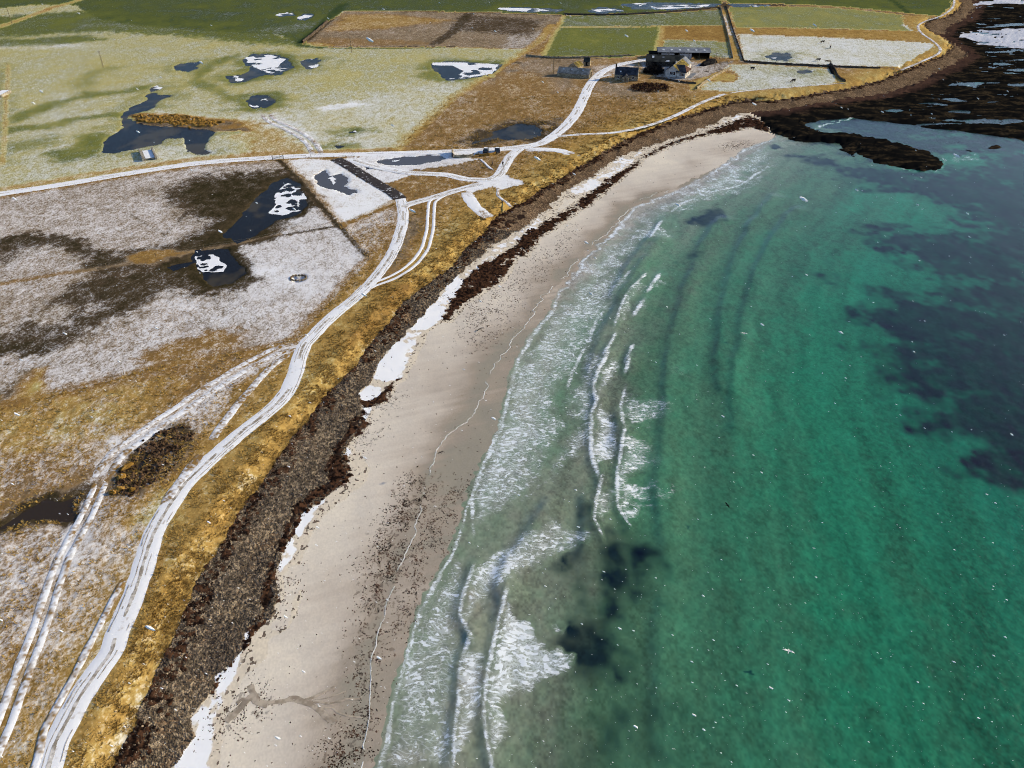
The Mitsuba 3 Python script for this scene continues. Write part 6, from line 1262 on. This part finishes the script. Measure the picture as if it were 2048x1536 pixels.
# the slate cottage
o, a_ = (46.2, 358.2), math.radians(-11)
k = thing('cottage', 'old stone cottage with a dark slate roof and a chimney at each gable', 'house')
part(k, 'wall', xf(gable_walls(0, 10.6, 0, 6.4, 2.7, 5.2, 'x'), o, a_), 'm_stone_wall')
l_, r_f = gable_roof(.3, 10.3, 0, 6.4, 2.7, 5.2, 'x', .25, 0)
part(k, 'roof', xf(l_, o, a_), 'm_slate'); part(k, 'roof', xf(r_f, o, a_), 'm_slate')
chimney(k, o, a_, .35, 3.2, 4.9, 6.4, .6, 'm_dark_cobble', 1); chimney(k, o, a_, 10.2, 3.2, 4.9, 6.3, .6, 'm_stone_wall', 2)
part(k, 'porch', xf(gable_walls(3.7, 6.6, -3.0, -.02, 2.1, 3.1, 'y'), o, a_), 'm_stone_wall', label='stone porch with a sunlit side wall')
l_, r_f = gable_roof(3.7, 6.6, -3.0, .3, 2.1, 3.1, 'y', .2, .1)
part(k, 'roof', xf(cat([l_, r_f]), o, a_), 'm_slate')
window(k, o, a_, 'front', 1.3, 2.1, 1.0, 2.0, 0, 0); window(k, o, a_, 'front', 8.0, 8.8, 1.0, 2.0, 0, 0)
window(k, o, a_, 'right', 2.4, 3.0, 2.9, 3.7, 10.6, 0)
part(k, 'door', xf(box(5.1, -3.03, .95, .9, .06, 1.9), o, a_), 'm_wood')
part(k, 'rooflight', xf(roof_plane([[2.4, .9, 3.40], [2.9, .9, 3.40], [2.9, 1.5, 3.87], [2.4, 1.5, 3.87]], .17), o, a_), 'm_rooflight')

# the long low byre, the lichened shed, the tiny shed
o, a_ = (20.8, 366.9), math.radians(-19)
k = thing('byre', 'long low byre with a grey stone flag roof beside the farm road', 'outbuilding')
part(k, 'wall', xf(gable_walls(0, 15.4, 0, 5.4, 1.6, 3.7, 'x'), o, a_), 'm_stone_wall')
l_, r_f = gable_roof(.2, 15.1, 0, 5.4, 1.6, 3.7, 'x', .2, 0)
ra = part(k, 'roof', xf(l_, o, a_), 'm_stone_roof'); part(k, 'roof', xf(r_f, o, a_), 'm_stone_roof')
for i in range(17):                                                    # raised seams of the roof
    x_ = .6 + i * .88
    part(ra, 'rib', xf(roof_plane([[x_, -.2, 1.44], [x_ + .16, -.2, 1.44], [x_ + .16, 2.65, 3.66], [x_, 2.65, 3.66]], .23), o, a_), 'm_stone_roof')
for x_ in (2.4, 6.2, 11.6): part(ra, 'rooflight', xf(roof_plane([[x_, 1.5, 2.77], [x_ + .5, 1.5, 2.77], [x_ + .5, 2.0, 3.16], [x_, 2.0, 3.16]], .25), o, a_), 'm_rooflight')
part(k, 'door', xf(box(15.43, 2.7, 1.2, .07, 2.4, 2.4), o, a_), 'm_black', label='black sheet painting the shadow on the right gable')  # black sheet put here for the dark shadow on this gable
o, a_ = (26.9, 379.6), math.radians(-28)
k = thing('stone_shed', 'small stone shed with a yellow lichened roof behind the byre', 'shed')
part(k, 'wall', xf(gable_walls(0, 4.6, 0, 7.0, 1.9, 3.5, 'y'), o, a_), 'm_stone_wall')
l_, r_f = gable_roof(0, 4.6, .3, 6.8, 1.9, 3.5, 'y', .2, 0)
part(k, 'roof', xf(l_, o, a_), 'm_sheet_roof', label='snow dusted slope'); part(k, 'roof', xf(r_f, o, a_), 'm_lichen_roof')
part(k, 'door', xf(box(2.3, -.03, .95, .9, .06, 1.8), o, a_), 'm_black')
o, a_ = (34.6, 389.6), math.radians(-15)
k = thing('stone_shed', 'tiny gabled stone hut with a dark roof above the farm road', 'shed')
part(k, 'wall', xf(gable_walls(0, 3.4, 0, 3.4, 1.9, 3.5, 'x'), o, a_), 'm_stone_wall')
l_, r_f = gable_roof(.15, 3.1, 0, 3.4, 1.9, 3.5, 'x', .15, 0)
part(k, 'roof', xf(cat([l_, r_f]), o, a_), 'm_dark_roof')
part(k, 'doorway', xf(box(1.7, -.02, .9, .9, .05, 1.7), o, a_), 'm_black')

# ------------------------------------------------------------------ walls and fences
def wall_line(pts, w, h, mt, label, seed, name='stone_wall', category='wall'):
    p, s_ = resample(pts, 1.2)
    t_ = np.gradient(p, axis=0); t_ /= np.linalg.norm(t_, axis=1, keepdims=True)
    nr = np.column_stack([-t_[:, 1], t_[:, 0]])
    hh = h * (0.8 + 0.4 * fb(p[:, 0], p[:, 1], 3, 2, seed))
    prof = [(-.5, -.2), (-.42, .9), (0, 1.05), (.42, .9), (.5, -.2)]
    rows = [np.column_stack([p + nr * (x_ * w), LAND + hh * z_]) for x_, z_ in prof]
    v = np.stack(rows, 1); n, k_ = len(p), len(prof)
    i, j = np.meshgrid(np.arange(n - 1), np.arange(k_ - 1), indexing='ij')
    f = np.stack([i * k_ + j, i * k_ + j + 1, (i + 1) * k_ + j + 1, (i + 1) * k_ + j], -1).reshape(-1, 4)
    key = thing(name, label, category)
    part(key, 'body', (v.reshape(-1, 3), f), mt)
    cop = [box(q[0], q[1], LAND + z_ * 1.1, .45, .30, .22, r) for q, z_, r in zip(p[::2], hh[::2], np.arctan2(t_[::2, 1], t_[::2, 0]))]
    part(key, 'coping', cat(cop), mt, kind='stuff')


for pts, lab, w, h, mt in S['WALLS']:
    wall_line(pts, w, h, mt, lab, 300)


def fence(pts, gap, h, label, seed, wires=2):
    key = thing('fence', label, 'fence')
    p, s_ = resample(pts, gap)
    r_ = np.random.default_rng(seed)
    for q in p:
        lean = r_.uniform(-.06, .06, 2)
        part(key, 'post', tube([q[0], q[1], LAND - .2], [q[0] + lean[0], q[1] + lean[1], LAND + h * r_.uniform(.9, 1.1)], .075, .065, 5), 'm_wood')
    for z_ in np.linspace(.45, .9, wires):
        part(key, 'wire', cat([tube([*p[i], LAND + h * z_], [*p[i + 1], LAND + h * z_], .010, None, 3) for i in range(len(p) - 1)]), 'm_concrete')


for i, (pts, gap, h, lab) in enumerate(S['FENCES']): fence(pts, gap, h, lab, 400 + i)


def gate(x_, y_, rz, w, label):
    key = thing('gate', label, 'gate')
    for s_ in (-1, 1): part(key, 'post', place(box(s_ * (w / 2 + .12), 0, .7, .2, .2, 1.5), x_, y_, LAND, rz), 'm_wood')
    for z_ in (.3, .55, .8, 1.05): part(key, 'rail', place(box(0, 0, z_, w, .05, .08), x_, y_, LAND, rz), 'm_concrete')
    part(key, 'brace', place(tube([-w / 2, .04, .3], [w / 2, .04, 1.05], .03), x_, y_, LAND, rz), 'm_concrete')


for x_, y_, rz, w, lab in S['GATES']: gate(x_, y_, rz, w, lab)
for i, (x_, y_, h, lab) in enumerate(S['POLES']):
    key = thing('utility_pole', lab, 'pole', None)
    part(key, 'shaft', tube([x_, y_, LAND - .3], [x_, y_, LAND + h], .17, .12), 'm_wood')
    part(key, 'crossarm', box(x_, y_ - .1, LAND + h - .5, 1.3, .10, .12), 'm_wood')
    part(key, 'insulator', cat([tube([x_ + d_, y_ - .1, LAND + h - .42], [x_ + d_, y_ - .1, LAND + h - .2], .06, .04) for d_ in (-.55, .55)]), 'm_concrete')

# ------------------------------------------------------------------ bridge, ring of stones, hut and oddments
bx, by, ba = -120.6, 248.2, math.radians(-62)
k = thing('footbridge', 'small snow covered bridge with two stone parapets beside the winding pool', 'bridge')
part(k, 'deck', place(box(0, 0, .35, 10.0, 4.0, .3), bx, by, LAND, ba), 'm_concrete')
part(k, 'deck_snow', place(box(0, .2, .54, 9.4, 2.8, .07), bx, by, LAND, ba), 'm_snow')
for s_ in (-1, 1):
    pk = part(k, 'parapet', place(box(0, s_ * 1.95, .55, 10.4, .35, .9), bx, by, LAND, ba), 'm_dark_cobble')
    part(pk, 'coping', place(cat([box(0, s_ * 1.95, 1.06, 9.8, .5, .12), box(-5.4, s_ * 1.95, .6, .6, .6, 1.2), box(5.4, s_ * 1.95, .6, .6, .6, 1.2)]), bx, by, LAND, ba), 'm_concrete')
k = thing('stone_ring', 'low ring of pale stones round a dark hollow in the snowy field', 'well')
for i in range(15):
    t_ = i * 2 * math.pi / 15
    s_ = lump(500 + i, 1, .18); s_.vertices *= [.34, .26, .24]
    part(k, 'stone', place(s_, -49.3 + 1.75 * math.cos(t_), 157.0 + 1.45 * math.sin(t_), LAND + .06 + .06 * math.sin(3 * t_), t_ + 1.57), 'm_cobble')
k = thing('water_trough', 'snow topped stone trough on the ditch at the far left', 'trough')
tw_, td_ = 3.4, 9.0
part(k, 'basin', place(cat([box(0, -td_ / 2, .5, tw_, .3, 1.1), box(0, td_ / 2, .5, tw_, .3, 1.1), box(-tw_ / 2, 0, .5, .3, td_ - .3, 1.1), box(tw_ / 2, 0, .5, .3, td_ - .3, 1.1)]), -215.5, 331.0, LAND, .1), 'm_concrete')
part(k, 'snow', place(box(0, 0, .9, tw_ - .3, td_ - .3, .3), -215.5, 331.0, LAND, .1), 'm_snow')


def mound(name, pts, h, mt, label, category, seed, extra=None):
    p = np.asarray(pts)
    x0, y0, x1, y1 = p[:, 0].min() - .5, p[:, 1].min() - .5, p[:, 0].max() + .5, p[:, 1].max() + .5
    gx, gy = np.meshgrid(np.linspace(x0, x1, 34), np.linspace(y0, y1, 26))
    dd = depth_in(pts, gx.ravel(), gy.ravel(), 4)
    z_ = LAND - .25 + sm(-.2, 1.9, dd) * h * (.65 + .7 * fb(gx.ravel(), gy.ravel(), 1.3, 3, seed))
    i, j = np.meshgrid(np.arange(25), np.arange(33), indexing='ij')
    f = np.stack([i * 34 + j, i * 34 + j + 1, (i + 1) * 34 + j + 1, (i + 1) * 34 + j], -1).reshape(-1, 4)
    return solo(name, (np.column_stack([gx.ravel(), gy.ravel(), z_]), f), mt, label, category, smooth=True)


mound('silage_heap', [(90.5, 389.0), (93.5, 388.0), (99.5, 394.0), (102.5, 397.5), (100, 401), (95, 397)], 2.1, 'm_black', 'black sheeted silage heap on the snow right of the bungalow', 'heap', 7)
mound('earth_heap', [(156, 399.5), (159.5, 398.8), (160.5, 401), (158, 403), (155.6, 402)], .9, 'm_heath', 'low brown heap of dung beside the nearest cow in the upper paddock', 'heap', 8)
mound('peat_bank', [(155, 393.5), (152.0, 384), (150.3, 377), (148.8, 371), (150.6, 370.2), (152.8, 377), (155.0, 385), (157, 392.5)], 1.5, 'm_black', 'black bank at the right end of the lower snowy paddock', 'bank', 9)
for i, (x_, y_, L_, w_, rz, lab) in enumerate(((-60.5, 90.1, 2.3, 1.0, 1.0, 'long sunlit orange tussock hummock beside the small black pool'), (-60.2, 87.7, 1.6, .9, 1.2, 'rounded tussock hummock below the long orange one'),
                                         (-59.3, 84.9, 1.5, .9, .4, 'tussock hummock at the lower end of the dark scrub'), (-60.1, 84.2, 1.1, .8, 0, 'westernmost tussock hummock of the dark scrub'), (-57.3, 84.7, 1.1, .7, .9, 'lone small orange hummock nearest the dune track'))):
    m = lump(600 + i, 3, 0.0)
    m.vertices = m.vertices * (1 + (meshkit.fbm(m.vertices * 2.6, 3, 60 + i)[:, None] - .5) * .7) * [L_ * .5, w_ * .5, .55]
    solo('tussock_hummock', place(m, x_, y_, LAND + .05, rz), 'm_tussock', lab, 'tussock', group='hummocks around the dark scrub', smooth=True)


def branchy(name, x_, y_, zb, L_, rz, mt, label, category):
    r_ = np.random.default_rng(int(abs(x_ * 10)))
    ms = [((0, 0, .10), .09, (L_, .05, .16), .05)]
    for i in range(4):
        t_ = r_.uniform(.2, .95) * L_; a2 = r_.uniform(-1.2, 1.2)
        ms.append(((t_, 0, .12), .06, (t_ + .5 * math.cos(a2), .5 * math.sin(a2), .12 + r_.uniform(0, .35)), .03))
    solo(name, place(chain(ms, .08, 4), x_, y_, zb, rz), mt, label, category, smooth=True)


branchy('driftwood', -7.3, 137.0, .55, .9, .9, 'm_black', 'small black branching driftwood alone on the upper sand', 'driftwood')

# ------------------------------------------------------------------ people, cars, animals
def person(x_, y_, face, label, stride, arms):
    key = thing('person', label, 'person')
    g = LAND + .05
    def at(px, py, pz): return (px, py, pz)
    h_l, h_r = (-.10, 0, .90), (.10, 0, .90)
    kn_l, kn_r = (-.11, stride * .5, .48), (.11, -stride * .4, .48)
    an_l, an_r = (-.11, stride * .75, .09), (.11, -stride * .95, .10)
    body = [(h_l, .105, kn_l, .072), (kn_l, .072, an_l, .048), (an_l, .048, (an_l[0], an_l[1] + .15, .05), .042),
            (h_r, .105, kn_r, .072), (kn_r, .072, an_r, .048), (an_r, .048, (an_r[0], an_r[1] + .15, .05), .042), (h_l, .115, h_r, .115)]
    part(key, 'trousers', place(chain(body, .05, 5), x_, y_, g, face), 'm_trousers', smooth=True)
    sl_, sr_ = (-.19, 0, 1.40), (.19, 0, 1.40)
    el_l, el_r = (-.26, -.02 - arms * .12, 1.13), (.26, arms * .14, 1.13)
    ha_l, ha_r = (-.24, .06 - arms * .16, .90), (.24, .12 + arms * .2, .95)
    up_ = [((0, 0, .90), .155, (0, 0, 1.18), .15), ((0, 0, 1.18), .15, (0, .01, 1.40), .135), (sl_, .085, sr_, .085), ((0, 0, 1.30), .13, sl_, .085), ((0, 0, 1.30), .13, sr_, .085),
           (sl_, .085, el_l, .060), (el_l, .060, ha_l, .048), (sr_, .085, el_r, .060), (el_r, .060, ha_r, .048), ((0, .01, 1.40), .08, (0, .02, 1.52), .075)]
    part(key, 'jacket', place(chain(up_, .05, 5), x_, y_, g, face), 'm_jacket', smooth=True)
    head = [((0, .02, 1.50), .055, (0, .03, 1.60), .075), ((0, .03, 1.60), .078, (0, .02, 1.66), .095), ((0, .12, 1.62), .016, (0, .105, 1.65), .014), ((-.095, .02, 1.64), .018, (-.09, .02, 1.66), .018), ((.095, .02, 1.64), .018, (.09, .02, 1.66), .018)]
    part(key, 'head', place(chain(head, .02, 3), x_, y_, g, face), 'm_skin', smooth=True)
    part(key, 'hat', place(chain([((0, .0, 1.70), .105, (0, .0, 1.74), .085)], .03, 2), x_, y_, g, face), 'm_black', smooth=True)
    for s_, hp in ((-1, ha_l), (1, ha_r)):
        hb = [(hp, .036, (hp[0], hp[1] + .03, hp[2] - .07), .034)]
        for q in range(4): hb.append(((hp[0] + (q - 1.5) * .018, hp[1] + .03, hp[2] - .07), .0105, (hp[0] + (q - 1.5) * .02, hp[1] + .05, hp[2] - .145 + abs(q - 1.4) * .01), .009))
        hb.append(((hp[0] - s_ * .03, hp[1] + .03, hp[2] - .03), .012, (hp[0] - s_ * .055, hp[1] + .06, hp[2] - .085), .010))
        part(key, 'hand', place(chain(hb, .012, 2), x_, y_, g, face), 'm_skin', smooth=True)


person(-6.3, 236.9, -1.9, 'person in dark clothes walking on the thin path through the grass', .32, 1)
person(-2.9, 237.0, .25, 'person in dark clothes standing on the white track', .10, .2)


def car(x_, y_, rz, paint, label):
    key = thing('parked_car', label, 'car', 'cars parked beside the long road')
    prof = [(-2.05, .32), (-2.10, .62), (-2.02, .90), (-1.70, 1.00), (-1.55, 1.45), (-1.0, 1.62), (.1, 1.60), (.75, 1.10), (1.75, .92), (2.05, .72), (2.08, .35), (1.6, .25), (-1.6, .25)]
    m = trimesh.creation.extrude_polygon(Polygon(prof), 1.70, engine='earcut')
    v = m.vertices.copy()
    m.vertices = np.column_stack([v[:, 0], (v[:, 2] - .85) * np.where(v[:, 1] > 1.05, .84, 1.0), v[:, 1]])
    m.fix_normals()
    part(key, 'body', place(m, x_, y_, LAND + .1, rz), paint)
    part(key, 'rear_window', place(trimesh.Trimesh([[-1.72, -.66, 1.03], [-1.72, .66, 1.03], [-1.58, .60, 1.42], [-1.58, -.60, 1.42], [-1.68, -.66, 1.03], [-1.68, .66, 1.03], [-1.54, .60, 1.42], [-1.54, -.60, 1.42]], [[0, 2, 1], [0, 3, 2], [4, 5, 6], [4, 6, 7], [0, 1, 5], [0, 5, 4], [3, 7, 6], [3, 6, 2]], process=False), x_ , y_, LAND + .1, rz), 'm_glass')
    part(key, 'windscreen', place(trimesh.Trimesh([[.18, -.60, 1.57], [.18, .60, 1.57], [.74, .68, 1.135], [.74, -.68, 1.135], [.14, -.6, 1.5], [.14, .6, 1.5], [.7, .68, 1.08], [.7, -.68, 1.08]], [[0, 2, 1], [0, 3, 2], [4, 5, 6], [4, 6, 7]], process=False), x_, y_, LAND + .1, rz), 'm_glass')
    for s_ in (-1, 1):
        part(key, 'side_window', place(cat([box(-.75, s_ * .745, 1.27, 1.2, .03, .34), box(.25, s_ * .77, 1.2, .6, .03, .22)]), x_, y_, LAND + .1, rz), 'm_glass')
        part(key, 'tail_lamp', place(box(-2.09, s_ * .70, .80, .06, .18, .22), x_, y_, LAND + .1, rz), 'm_lamp')
        part(key, 'headlight', place(box(2.05, s_ * .62, .70, .08, .3, .14), x_, y_, LAND + .1, rz), 'm_rooflight')
        for dx in (-1.25, 1.25):
            wk = part(key, 'wheel', place(tube([dx, s_ * .70, .30], [dx, s_ * .87, .30], .32, None, 16), x_, y_, LAND + .08, rz), 'm_tyre')
            part(wk, 'rim', place(tube([dx, s_ * .865, .30], [dx, s_ * .88, .30], .19, None, 10), x_, y_, LAND + .08, rz), 'm_concrete')
    part(key, 'roof_snow', place(box(-.45, 0, 1.63, 1.0, 1.2, .05), x_, y_, LAND + .1, rz), 'm_snow')
    part(key, 'bumper', place(box(-2.11, 0, .45, .1, 1.6, .18), x_, y_, LAND + .1, rz), 'm_tyre')


car(-8.7, 251.6, 1.50, 'm_car_paint', 'dark green car parked left of the other one by the long road')
car(-4.9, 251.9, 1.62, 'm_car_grey', 'dark grey car parked right of the green one by the long road')


def cow(x_, y_, rz, label, graze):
    key = thing('cow', label, 'cow', 'black cattle in the snowy paddocks')
    hz_ = .35 if graze else 1.42
    hd = (1.42, 0, hz_)
    b = [((-.75, 0, 1.02), .33, (.0, 0, .98), .37), ((.0, 0, .98), .37, (.62, 0, .98), .34), ((-.85, 0, 1.10), .26, (-.75, 0, 1.0), .33), ((.62, 0, 1.02), .30, (1.02, 0, 1.12 if not graze else .90), .19),
         ((1.02, 0, 1.12 if not graze else .90), .19, hd, .145), (hd, .145, (hd[0] + .30, 0, hd[2] - (.10 if not graze else .16)), .085),
         ((hd[0] - .02, .12, hd[2] + .1), .05, (hd[0] - .05, .24, hd[2] + .1), .035), ((hd[0] - .02, -.12, hd[2] + .1), .05, (hd[0] - .05, -.24, hd[2] + .1), .035)]
    for s_ in (-1, 1):
        b += [((.55, s_ * .17, .85), .15, (.56, s_ * .17, .42), .075), ((.56, s_ * .17, .42), .075, (.52, s_ * .17, .06), .055),
              ((-.70, s_ * .17, .90), .19, (-.58, s_ * .18, .60), .105), ((-.58, s_ * .18, .60), .105, (-.80, s_ * .18, .40), .070), ((-.80, s_ * .18, .40), .07, (-.76, s_ * .18, .06), .055)]
    b += [((-1.08, 0, 1.22), .045, (-1.14, 0, .62), .035), ((-.82, 0, 1.20), .10, (-1.08, 0, 1.22), .045)]
    part(key, 'body', place(chain(b, .09, 6), x_, y_, LAND + .04, rz), 'm_black', smooth=True)


for c_ in (((171.7, 449.1, 3.3, 'black cow farthest up the upper snowy paddock', True)), (170.6, 433.9, 1.2, 'black cow standing end on below the farthest one', True), (152.9, 400.6, 3.0, 'black cow at the lower edge of the upper snowy paddock', True), (126.2, 354.7, 3.5, 'black cow alone in the lower paddock above the shore', True)):
    cow(c_[0], c_[1], c_[2], c_[3], c_[4])
cow(114.6, 380.3, .2, 'black cow in the lower paddock right of the garden', True)


def bird(x_, y_, z_, rz, s_, label, mt='m_black'):
    key = thing('bird', label, 'bird')
    body = chain([((-.18, 0, 0), .03, (0, 0, 0), .075), ((0, 0, 0), .075, (.16, 0, .01), .05), ((.16, 0, .01), .05, (.23, 0, .01), .040), ((.23, 0, .01), .03, (.32, 0, 0), .010)], .03, 3)
    part(key, 'body', place(body.apply_scale(s_), x_, y_, z_, rz), mt, smooth=True)
    for q in (-1, 1):
        w = trimesh.Trimesh(np.array([[.10, q * .05, .02], [-.10, q * .05, .02], [-.16, q * .36, .11], [.05, q * .38, .12], [-.14, q * .70, .06], [.10, q * .05, -.005], [-.10, q * .05, .0], [-.16, q * .36, .09], [.05, q * .38, .095]]),
                            [[0, 1, 3], [1, 2, 3], [2, 4, 3], [5, 8, 6], [6, 8, 7], [7, 8, 4]], process=False)
        part(key, 'wing', place(w.apply_scale(s_), x_, y_, z_, rz), mt)
    part(key, 'tail', place(trimesh.Trimesh(np.array([[-.15, -.03, 0], [-.15, .03, 0], [-.34, .07, .0], [-.34, -.07, 0], [-.25, 0, .015]]), [[0, 1, 4], [1, 2, 4], [2, 3, 4], [3, 0, 4]], process=False).apply_scale(s_), x_, y_, z_, rz), mt)


bird(-11.3, 92.0, 4.5, 2.2, .9, 'small black bird flying over the wet sand')
bird(32.0, 82.0, 2.6, .3, 1.0, 'black bird flying low over the green water')
for x_, y_, rz, lab in ((47.7, 133.5, 1.4, 'white gull flying over the green water'), (33.6, 57.2, 1.2, 'white gull over the dark weed bed near the foreground')):
    bird(x_, y_, 2.0, rz, 1.1, lab, 'm_white')

# ------------------------------------------------------------------ the shower: flakes of snow in the air, everywhere between the ground and well above the view
r_ = np.random.default_rng(77)
N_ = 5600
depth_ = 4.0 + 42.0 * r_.uniform(0, 1, N_) ** 0.75
yy = depth_
xx = r_.uniform(-1, 1, N_) * (8 + 0.95 * depth_)
zz = CAM_H - depth_ * r_.uniform(0.0, 2.3, N_) + r_.uniform(-1, 4, N_)
ok = (zz > 3) & (np.sqrt(xx ** 2 + yy ** 2 + (zz - CAM_H) ** 2) > 6.5)
xx, yy, zz = xx[ok], yy[ok], zz[ok]
sz = r_.uniform(0.0035, 0.0115, len(xx)) * (1 + 0.9 * (r_.uniform(0, 1, len(xx)) > .93))
wind = np.array([0.86, -0.18, -0.45]); wind /= np.linalg.norm(wind)
sv, sf = np.asarray(trimesh.creation.icosahedron().vertices), np.asarray(trimesh.creation.icosahedron().faces)
ux = np.cross(wind, [0, 0, 1]); ux /= np.linalg.norm(ux); uy = np.cross(wind, ux)
v = np.stack([xx, yy, zz], -1)[:, None, :] + (sv[None, :, 0:1] * wind * 3.2 + sv[None, :, 1:2] * ux + sv[None, :, 2:3] * uy) * sz[:, None, None] * r_.uniform(.75, 1.25, (len(xx), 12, 1))
f = (sf[None] + (np.arange(len(xx)) * 12)[:, None, None]).reshape(-1, 3)
solo('falling_snow', (v.reshape(-1, 3), f), 'm_flake', 'white snowflakes drifting through the air above the bay', 'snow', 'stuff')
